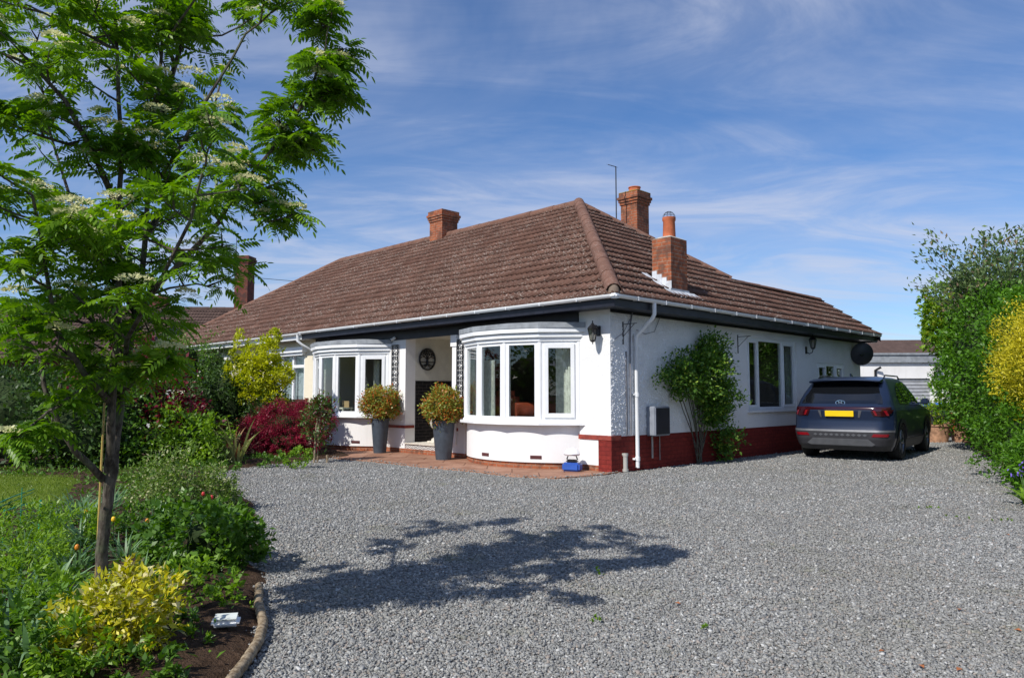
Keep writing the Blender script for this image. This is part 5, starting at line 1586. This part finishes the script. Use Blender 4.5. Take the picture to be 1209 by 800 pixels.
B(142, 778, 'bushy yellow variegated euonymus in front of the rowan trunk', 'euonymus', 'shrub', [(-.01, 0, .22, .24, .20, .19, 2900), (-.14, -.10, .15, .15, .15, .13, 1000), (.0, .06, .36, .08, .08, .11, 450), (.10, -.05, .17, .11, .11, .13, 450)], .046, LEAFM['euon'], wid=.42, per=9)
B(243, 672, 'rounded dark green peony mound at the edge of the drive', 'peony', 'plant', [(0, 0, .24, .42, .36, .26, 3000), (.28, -.1, .15, .2, .2, .16, 600)], .058, LEAFM['mid'], wid=.6)
B(222, 715, 'low bright green weeds below the peony mound', 'leafy_weed', 'plant', [(0, 0, .12, .28, .2, .14, 600), (.22, .05, .1, .14, .14, .12, 240)], .045, LEAFM['bright'], coreb=False, wid=.6)
B(215, 770, 'small green seedling on bare soil by the edging roll', 'seedling', 'plant', [(0, 0, .06, .12, .10, .07, 160)], .035, LEAFM['bright'], coreb=False, wid=.6)
B(212, 605, 'cream and green variegated shrub behind the peony', 'variegated_shrub', 'shrub', [(0, 0, .36, .55, .5, .36, 3200), (-.35, .1, .28, .35, .35, .28, 1200), (.38, .05, .26, .3, .35, .26, 1200)], .045, LEAFM['varieg'], wid=.45, coreb=False, hollow=.25)
B(20, 690, 'feathery green plant at the left edge of the bed', 'feathery_plant', 'plant', [(0, 0, .2, .4, .4, .24, 1800)], .06, LEAFM['bright'], coreb=False, wid=.22)
B(62, 655, 'soft green foliage clump between the iris leaves', 'green_clump', 'plant', [(0, 0, .18, .4, .35, .2, 1700)], .055, LEAFM['bright'], coreb=False, wid=.3)
B(30, 785, 'leafy green clump at the bottom left corner', 'leafy_clump', 'plant', [(0, 0, .15, .35, .3, .18, 1300)], .06, LEAFM['mid'], coreb=False, wid=.4)
B(75, 745, 'mid green ground plant left of the yellow euonymus', 'ground_plant', 'plant', [(0, 0, .14, .28, .25, .16, 900)], .05, LEAFM['bright'], coreb=False, wid=.4)
B(165, 640, 'low mixed foliage just behind the rowan trunk', 'low_plant', 'plant', [(0, 0, .16, .35, .3, .18, 1200)], .05, LEAFM['mid'], coreb=False, wid=.5)
B(95, 800, 'green leafy plant at the foot of the yellow euonymus', 'leafy_clump', 'plant', [(0, 0, .13, .26, .22, .15, 1300)], .045, LEAFM['bright'], coreb=False, wid=.4)
B(8, 735, 'fresh green clump under the tall iris leaves', 'leafy_clump', 'plant', [(0, 0, .16, .30, .28, .2, 1500)], .05, LEAFM['bright'], coreb=False, wid=.35)
B(175, 815, 'low green plant between the euonymus and the solar light', 'leafy_clump', 'plant', [(0, 0, .08, .16, .14, .09, 420)], .04, LEAFM['mid'], coreb=False, wid=.5)
B(196, 748, 'small leafy plant on the soil right of the euonymus', 'leafy_clump', 'plant', [(0, 0, .08, .13, .12, .09, 420), (.12, .08, .05, .09, .09, .06, 200)], .034, LEAFM['mid'], coreb=False, wid=.5)
B(258, 722, 'low green plant by the top end of the edging roll', 'leafy_clump', 'plant', [(0, 0, .07, .15, .12, .08, 420)], .034, LEAFM['bright'], coreb=False, wid=.5)
STR = [(92, 612, .42, .020, 46, 'arching daffodil leaves on the lawn side of the bed'), (60, 628, .40, .018, 36, 'daffodil leaf clump at the left of the rowan'), (135, 605, .42, .020, 40, 'daffodil leaf clump behind the rowan trunk'),
       (100, 650, .42, .022, 44, 'spent daffodil leaves just left of the trunk'), (15, 800, .48, .030, 26, 'tall grey green iris leaves at the lower left corner'), (62, 712, .42, .032, 20, 'two toned iris leaves left of the euonymus'), (172, 700, .30, .02, 14, 'iris leaves between euonymus and peony'),
       (268, 600, .36, .045, 10, 'broad pointed iris leaves beside the drive'), (196, 640, .34, .02, 20, 'thin strap leaves behind the peony')]
STR += [(40, 665, .40, .016, 50, 'grassy leaf clump at the left edge of the bed'), (85, 680, .34, .018, 40, 'grassy leaves in front of the rowan on the left'), (150, 665, .34, .018, 34, 'thin leaves just right of the rowan trunk base'),
        (190, 625, .40, .014, 60, 'tangled grassy stems below the variegated shrub'), (28, 740, .46, .024, 26, 'upright grey green blades near the left bottom corner'), (110, 622, .44, .018, 50, 'pale arching leaves left of the rowan trunk'), (230, 640, .30, .02, 18, 'short blades poking through the peony')]
for (x, y, h, w, n, lab) in STR:
    o = empty('strap_leaved_plant', gp(x, y), 0, lab, 'plant', 'strap leaved clumps in the bed'); straps('leaf_blade', (0, 0, 0), n, h, w, LEAFM['strap'], o, .10 if n > 12 else .07, .55 if n > 16 else .22, .45 if n > 16 else .12)
ora = plain('orange_petal', (.75, .26, .02), .5)
yel = plain('yellow_petal', (.85, .52, .02), .5)
red = plain('red_petal', (.5, .03, .03), .5)
for (x, y, Yd, mt, lab) in ((102, 604, 6.6, ora, 'peach tulip left of the rowan trunk'), (134, 613, 6.0, yel, 'yellow tulip right beside the rowan trunk'), (174, 615, 6.4, ora, 'orange tulip below the variegated shrub'), (178, 628, 6.2, ora, 'lower orange tulip behind the peony'), (91, 646, 5.5, ora, 'dull orange tulip low on the left of the trunk'), (203, 622, 6.4, ora, 'orange tulip close to the peony'), (240, 583, 7.4, red, 'red flower beside the broad iris leaves'), (250, 587, 7.3, red, 'second red flower nearest the iris leaves')):
    h = at(x, y, Yd); o = empty('tulip', (h.x, h.y, 0), 0, lab, 'flower', 'flowers in the bed')
    m = MB(); m.tube([(0, 0, 0), (.01, 0, h.z * .5), (0, 0, h.z - .02)], .004, 5); m.build('stem', M['corebark'], o)
    m = MB(); m.lathe([(.003, -.02), (.015, -.010), (.018, .004), (.014, .018), (.007, .024)], (0, 0, h.z), 8); m.build('flower_head', mt, o)

# background shrubs on the left
B(375, 546, 'young red tipped photinia tied to a stake by the gravel', 'young_photinia', 'shrub', [(0, 0, .80, .32, .28, .42, 1500), (.05, 0, 1.12, .2, .2, .22, 450)], .075, LEAFM['photinia_stake'], coreb=False, wid=.42, per=12)
ph = [o for o in C.objects if o.name.startswith('young_photinia')][0]
m = MB(); m.tube([(-.07, 0, 0), (-.05, 0, .5), (-.02, 0, .9)], .022, 7); m.tube([(-.01, .02, 0), (.0, 0, .6), (.05, 0, 1.1)], .014, 6); m.build('stem', M['log'], ph)
m = MB(); m.tube([(.20, -.05, 0), (.20, -.05, .16)], .025, 6); m.build('stake', M['log'], ph)
B(332, 540, 'low spreading dark red maple mound beside the gravel', 'red_maple', 'shrub', [(0, .3, .64, .88, .6, .52, 15000), (-.5, .2, .52, .5, .45, .42, 6000), (.45, .5, .72, .52, .5, .50, 6000), (.1, -.1, .34, .8, .45, .34, 6000)], .042, LEAFM['maple'], wid=.38, lump=.12)
B(296, 538, 'yellow green acer in front of the neighbouring windows', 'golden_acer', 'tree', [(.0, .3, 1.75, .52, .4, .40, 3600), (.3, .3, 2.35, .26, .22, .42, 1800), (.42, .3, 2.75, .20, .18, .16, 420), (-.42, .3, 2.45, .22, .2, .36, 900), (.62, .3, 1.85, .32, .28, .24, 1400), (-.5, .3, 1.9, .28, .26, .26, 1200), (-.1, .3, 2.2, .34, .3, .3, 1400), (.2, .3, 1.3, .5, .4, .24, 1300)], .075, LEAFM['acer'], coreb=False, wid=.5, per=14)
ac = [o for o in C.objects if o.name.startswith('golden_acer')][0]
ac.scale = (.88, .88, .96)
stems('trunk', ac, (0, .25, 0), [(.3, .3, 2.6), (-.35, .3, 2.5), (.5, .3, 1.8), (-.4, .3, 1.7), (0, .3, 2.2)], .03, M['bark'])
o = empty('phormium', gp(276, 550), 0, 'striped sword leaved phormium between the shrubs', 'plant'); straps('leaf_blade', (0, 0, 0), 30, 1.05, .055, LEAFM['phormium'], o, .12, .45, .35, 8)
B(222, 552, 'light green rounded shrub beside the phormium', 'light_green_shrub', 'shrub', [(0, 0, .5, .58, .45, .46, 2600), (-.35, .1, .4, .35, .3, .36, 900), (.3, -.1, .3, .3, .3, .28, 700)], .085, LEAFM['bright'], wid=.55, per=14)
B(350, 553, 'small bright green mound in front of the red maple', 'small_shrub', 'shrub', [(0, 0, .18, .26, .22, .18, 800)], .045, LEAFM['bright'], wid=.6)
B(320, 552, 'small dull green clump nearest the phormium', 'small_shrub', 'shrub', [(0, 0, .16, .24, .2, .16, 500)], .05, LEAFM['mid'], wid=.6)
B(255, 560, 'low dark green edging plant below the light green shrub', 'edging_plant', 'plant', [(0, 0, .1, .4, .3, .14, 600)], .05, LEAFM['mid'], coreb=False)
B(140, 558, 'crimson leaved shrub behind the rowan stems', 'crimson_shrub', 'shrub', [(-.3, 1.3, 1.2, .9, .7, .75, 2600), (.3, 1.2, .8, .6, .5, .5, 1200), (-.4, 1.5, 2.0, .5, .4, .5, 900)], .10, LEAFM['crimson'], wid=.5, per=12)
B(236, 545, 'large dark green shrub against the cream house', 'dark_shrub', 'shrub', [(-.15, 1.8, 1.25, .9, .7, .95, 4200), (-.6, 1.4, 1.1, .8, .7, .85, 2600), (.8, 1.6, .9, .5, .5, .7, 1500)], .075, LEAFM['dark'])
B(40, 556, 'dark evergreen bush behind the lawn at the left edge', 'evergreen_bush', 'shrub', [(-.6, .4, .9, 1.5, .9, 1.15, 6500), (.7, .2, .7, .9, .8, .9, 3600)], .09, LEAFM['dark'])
B(110, 556, 'dark green bush behind the lawn beside the crimson shrub', 'evergreen_bush', 'shrub', [(0, .5, .7, 1.0, .8, .9, 3600), (.9, .6, .5, .7, .6, .6, 1800)], .08, LEAFM['mid'])
B(150, 520, 'leafy green tree filling the gap left of the cream house', 'bushy_tree', 'tree', [(.3, 2.0, 2.2, 1.3, 1.0, 1.1, 3600), (1.6, 2.4, 2.0, .9, .8, 1.0, 2200), (-1.2, 1.8, 1.9, 1.0, .9, .9, 2200)], .09, LEAFM['mid'])
B(70, 500, 'taller green hedge along the far side of the garden', 'garden_hedge', 'hedge', [(-1.0, 0.0, 1.2, 2.0, .9, 1.5, 6500), (1.8, .3, 1.1, 1.6, .9, 1.3, 4000), (-4.5, .0, 1.4, 2.2, .9, 1.7, 4500)], .11, LEAFM['dark'])

# ground cover between the named plants
gx, gy = rng.uniform(-9, -1.2, 26000), 2.6 + 13.5 * rng.uniform(0, 1, 26000) ** 1.3
k = (sdist(gx, gy, BED) > .12) & (sdist(gx, gy, LAWN) < -.02)
k &= ~((gx > -1.95) & (gy < 4.75) & (rng.uniform(0, 1, 26000) > .05)) & (np.sin(gx * 3.1 + 1) * np.sin(gy * 2.3) + rng.uniform(-.6, .9, 26000) > -.1)
gx, gy = gx[k], gy[k]; n = len(gx)
cx2 = np.repeat(np.stack([gx, gy, rng.uniform(.04, .09, n)], -1), 3, 0) + rng.normal(size=(n * 3, 3)) * [.03, .03, .02]
L_ = rng.uniform(.03, .08, n * 3)
tag(leaves('ground_cover', cx2, rng.normal(size=cx2.shape) + [0, 0, .6], unit(rng.normal(size=cx2.shape) * .5 + [0, 0, 1]), L_, L_ * .45, LEAFM['mid']), 'low mixed leaves covering the soil of the flower bed', 'ground cover', kind='stuff')
gx, gy = rng.uniform(-14, -4.6, 90000), rng.uniform(5.5, 12.8, 90000); k = sdist(gx, gy, LAWN) > .02; gx, gy = gx[k], gy[k]; n = len(gx)
L_ = rng.uniform(.02, .04, n)
tag(leaves('lawn_grass', np.stack([gx, gy, np.full(n, .10)], -1), rng.normal(size=(n, 3)) * .5 + [0, 0, 1], rng.normal(size=(n, 3)), L_, .007, M['grass']), 'short sunlit mown grass of the lawn', 'grass', kind='stuff')
# weeds and fallen leaves on the gravel
for (x, y, lab) in ((705, 678, 'tiny weed in the gravel below the shadow'), (695, 733, 'small green weed in the foreground gravel'), (1098, 600, 'weed tuft in the gravel at the right'), (1130, 612, 'flat green weed patch near the hedge'), (1185, 615, 'grassy weed patch at the foot of the hedge'), (828, 745, 'pale green weed in the lower middle of the gravel')):
    bush('weed', gp(x, y), lab, 'weed', [(0, 0, .015, .06 if x < 1000 else .16, .05, .02, 60 if x < 1000 else 140)], .017, LEAFM['bright'], coreb=False, group='weeds in the gravel')
dl = plain('dry_leaf', (.34, .12, .04), .7)
DLS = [(1133, 722, 'below the right middle'), (1088, 790, 'at the bottom of the drive'), (1133, 794, 'beside the bottom frame edge'), (1202, 747, 'nearest the right corner'), (1042, 772, 'thin and straw coloured'), (800, 715, 'alone in the middle'), (1190, 633, 'by the hedge foot')]
for x, y, lab in DLS:
    p = gp(x, y); m = MB(); a = random.uniform(0, 6); c, s_ = math.cos(a) * .022, math.sin(a) * .022
    m.add([(p.x + c, p.y + s_, .018), (p.x - s_ * .7, p.y + c * .7, .026), (p.x - c, p.y - s_, .016), (p.x + s_ * .7, p.y - c * .7, .024)], [(0, 1, 2, 3)])
    tag(m.build('fallen_leaf', dl), 'dry orange leaf on the gravel, ' + lab, 'leaf', 'fallen leaves on the gravel')

# log roll edging
path = [gp(306, 690, .04), gp(305, 712, .04), gp(311, 735, .04), gp(305, 757, .04), gp(290, 780, .04), gp(272, 803, .04), gp(258, 835, .04), gp(250, 880, .04)]
fine = []
for i in range(len(path) - 1):
    a, b = path[i], path[i + 1]; k = max(6, int((b - a).length / .008))
    for j in range(k): fine.append(a.lerp(b, j / k))
fs_ = []
for i, p in enumerate(fine):
    a = fine[max(0, i - 6):i + 7]; fs_.append(sum(a, Vector()) / len(a))
m = MB(); m.tube(fs_, [.024 + .005 * abs(math.sin(i * .28)) for i in range(len(fs_))], 12, jit=.05)
tag(m.build('edging_log', M['log']), 'curved ridged wooden edging roll between bed and gravel', 'edging')
p = gp(267, 748)
o = empty('solar_light', (p.x, p.y, .0), R(12), 'small white solar spotlight lying on the bed soil', 'garden light')
m = MB(); m.box(-.075, .075, -.045, .045, .06, .10, bev=.016); h_ = m.build('housing', M['upvc'], o); h_.rotation_euler = (R(14), 0, 0)
m = MB(); m.box(-.060, .060, -.034, .034, .103, .109); c_ = m.build('lens', plain('pale_lens', (.62, .66, .62), .15), h_)
m = MB(); m.tube([(0, 0, -.03), (0, 0, .07)], .012, 7); m.build('spike', M['corebark'], o)
# green wire plant support
gw = plain('green_wire', (.02, .28, .16), .4)
o = empty('plant_support', (0, 0, 0), 0, 'green wire plant support frame at the edge of the lawn', 'plant support')
for a, b in (((5, 603, 6.2), (48, 592, 6.6)), ((-20, 602, 6.4), (40, 577, 8.4))):
    pa, pb_ = at(*a), at(*b); m = MB(); m.tube([pa, (pa + pb_) / 2 + Vector((0, 0, .012)), pb_], .006, 6); m.tube([pa - Vector((0, 0, .035)), pb_ - Vector((0, 0, .035))], .004, 5); m.build('rail', gw, o)
for a in ((48, 592, 6.6), (26, 578, 7.2), (5, 603, 6.2)):
    pa = at(*a); m = MB(); m.tube([pa + Vector((0, 0, .02)), (pa.x, pa.y, 0)], .009 if a[0] == 48 else .004, 6); m.build('leg', gw, o)
# bamboo canes by the rowan
pc = at(116, 600, 4.22); m = MB(); m.tube([(pc.x, pc.y, 0), (pc.x + .01, pc.y, 1.30)], .006, 6); tag(m.build('bamboo_cane', plain('bamboo', (.50, .36, .10), .5)), 'yellow bamboo cane tied beside the rowan trunk', 'cane')

# boundary fence
fo = empty('boundary_fence', hloc(-9.98, 0, 0), YAW, 'brown board fence between the two front gardens', 'fence')
m = MB()
for k in range(26): m.box(-.01 + .004 * (k % 2), .012 + .004 * (k % 2), -.25 - .15 * (k + 1), -.25 - .15 * k + .012, .04, 1.18)
m.build('board_panel', M['fence'], fo)
for k in range(3):
    m = MB(); m.box(.02, .10, -.30 - 1.85 * k, -.22 - 1.85 * k, 0, 1.25, bev=.006); m.build('post', M['fence'], fo)
m = MB(); m.box(-.03, .05, -4.2, -.2, 1.185, 1.215); m.build('capping_rail', M['fence'], fo)

# ------------------------------------------------------------------ houses far left
fh = empty('brick_house', (-18.6, 34.5, 0), R(6), 'brick bungalow with grey brown roof half hidden behind the rowan', 'house')
m = MB(); wall_grid(m, -8, 5, 0, 3.1, [(-6.5, -4.8, .9, 2.5), (-1, 1.2, .9, 2.5)], lambda mm, a, b, c, d, i: mm.box(a, b, 0, .3, c, d, i)); m.box(-8, -7.7, .3, 8, 0, 3.1); m.box(4.7, 5, .3, 8, 0, 3.1); m.build('wall', M['brickdark'], fh)
tiles('roof', (5.5, -.5, 2.965), (-1, 0, 0), (0, 1, 0), 0, 14, 4.2, lambda p: (0, 14), M['fartile'], fh, seed=9)
m = MB(); m.add([(5.5, 3.7, 5.8), (-8.5, 3.7, 5.8), (-8.5, 8.5, 2.9), (5.5, 8.5, 2.9)], [(0, 1, 2, 3)]); m.add([(5.0, 0, 3.0), (5.0, 8, 3.0), (5.0, 3.7, 5.7)], [(0, 1, 2)]); m.build('roof', M['fartile'], fh)
ridge('ridge_tiles', (5.5, 3.7, 5.85), (-8.5, 3.7, 5.85), fh, .13, mat=M['fartile'])
chimney(fh, .4, 3.9, .9, .6, 4.5, 6.5, M['brickdark'], False, None)
for x0, x1 in ((-6.5, -4.8), (-1, 1.2)): flat_window(fh, x0, x1, .9, 2.5, 2, .4, 'window')
tc_ = empty('tall_chimney_house', (-11.25, 32.5, 0), R(-8), 'far brick house whose tall red chimney shows above the cream house roof', 'house')
m = MB(); m.box(-1.9, 3, .0, 6, 0, 2.9); m.build('wall', M['brickdark'], tc_)
m = MB(); m.add([(-2.1, -.4, 2.85), (3.4, -.4, 2.85), (3.4, 3, 5.0), (-2.1, 3, 5.0), (3.4, 6.4, 2.85), (-2.1, 6.4, 2.85)], [(0, 1, 2, 3), (3, 2, 4, 5)]); m.build('roof', M['fartile'], tc_)
chimney(tc_, -1.3, 1.0, .64, .64, 2.5, 7.70, M['brickdark'], True, None)
m = MB(); m.tube([(-1.75, 1.0, 6.0), (-1.75, 1.0, 8.8)], .015, 5); m.build('aerial_mast', M['iron'], tc_)
og = empty('outbuilding', (-13.7, 29.6, 0), R(20), 'low outbuilding with black bargeboards left of the cream house', 'outbuilding')
m = MB(); m.box(-2.2, 2.2, 0, 4, 0, 2.5); m.add([(-2.2, 0, 2.5), (2.2, 0, 2.5), (0, 0, 3.9)], [(0, 1, 2)]); m.build('wall', M['smooth'], og)
m = MB(); m.add([(-2.6, -.3, 2.3), (0, -.3, 4.05), (0, 4.2, 4.05), (-2.6, 4.2, 2.3), (2.6, -.3, 2.3), (2.6, 4.2, 2.3)], [(0, 1, 2, 3), (1, 4, 5, 2)]); m.build('roof', M['fartile'], og)
m = MB(); m.add([(-2.6, -.33, 2.05), (-2.6, -.33, 2.3), (0, -.33, 4.07), (2.6, -.33, 2.3), (2.6, -.33, 2.05), (0, -.33, 3.8)], [(0, 1, 2, 5), (5, 2, 3, 4)]); m.build('bargeboard', M['black'], og)
# overhead wire
a, b = Vector((-11.5, 33, 6.6)), Vector((-4, 38, 7.0)); m = MB(); m.tube([a, (a + b) / 2 - Vector((0, 0, .2)), b], .012, 5); tag(m.build('overhead_wire', M['iron']), 'thin overhead wire running from the tall chimney house', 'wire')

# ------------------------------------------------------------------ far trees and the hedge across the road
for i, (x, y, h, r_) in enumerate(((30, 62, 3.6, 3), (-34, 58, 8, 6), (-46, 44, 8, 6), (44, 50, 8, 6), (8, 78, 6, 5))):
    bush('distant_tree', (x, y, 0), ('distant tree beyond the garage', 'distant tree beyond the far left house', 'leftmost of the distant green trees', 'distant tree far behind the hedge', 'low distant tree behind the bungalow')[i], 'tree', [(0, 0, h * .55, r_, r_, h * .45, 7000)], .26, LEAFM['mid'], group='distant trees', lump=.15)
for i, (x, y, h, r_) in enumerate(((-13, -15, 6.0, 3.4), (-6, -18, 5.0, 3.2), (1, -17, 5.5, 3.6), (8, -16, 5.2, 3.4), (15, -12, 6, 3.6), (18, -2, 6.0, 3.2), (-17, -3, 4.0, 3.0))):
    bush('roadside_tree', (x, y, 0), ('first', 'second', 'third', 'fourth', 'fifth', 'sixth', 'last')[i] + ' leafy tree in the row behind the viewpoint', 'tree', [(0, 0, h * .5, r_, r_ * .8, h * .52, 2200)], .28, LEAFM['mid'], group='trees across the road behind the viewpoint')
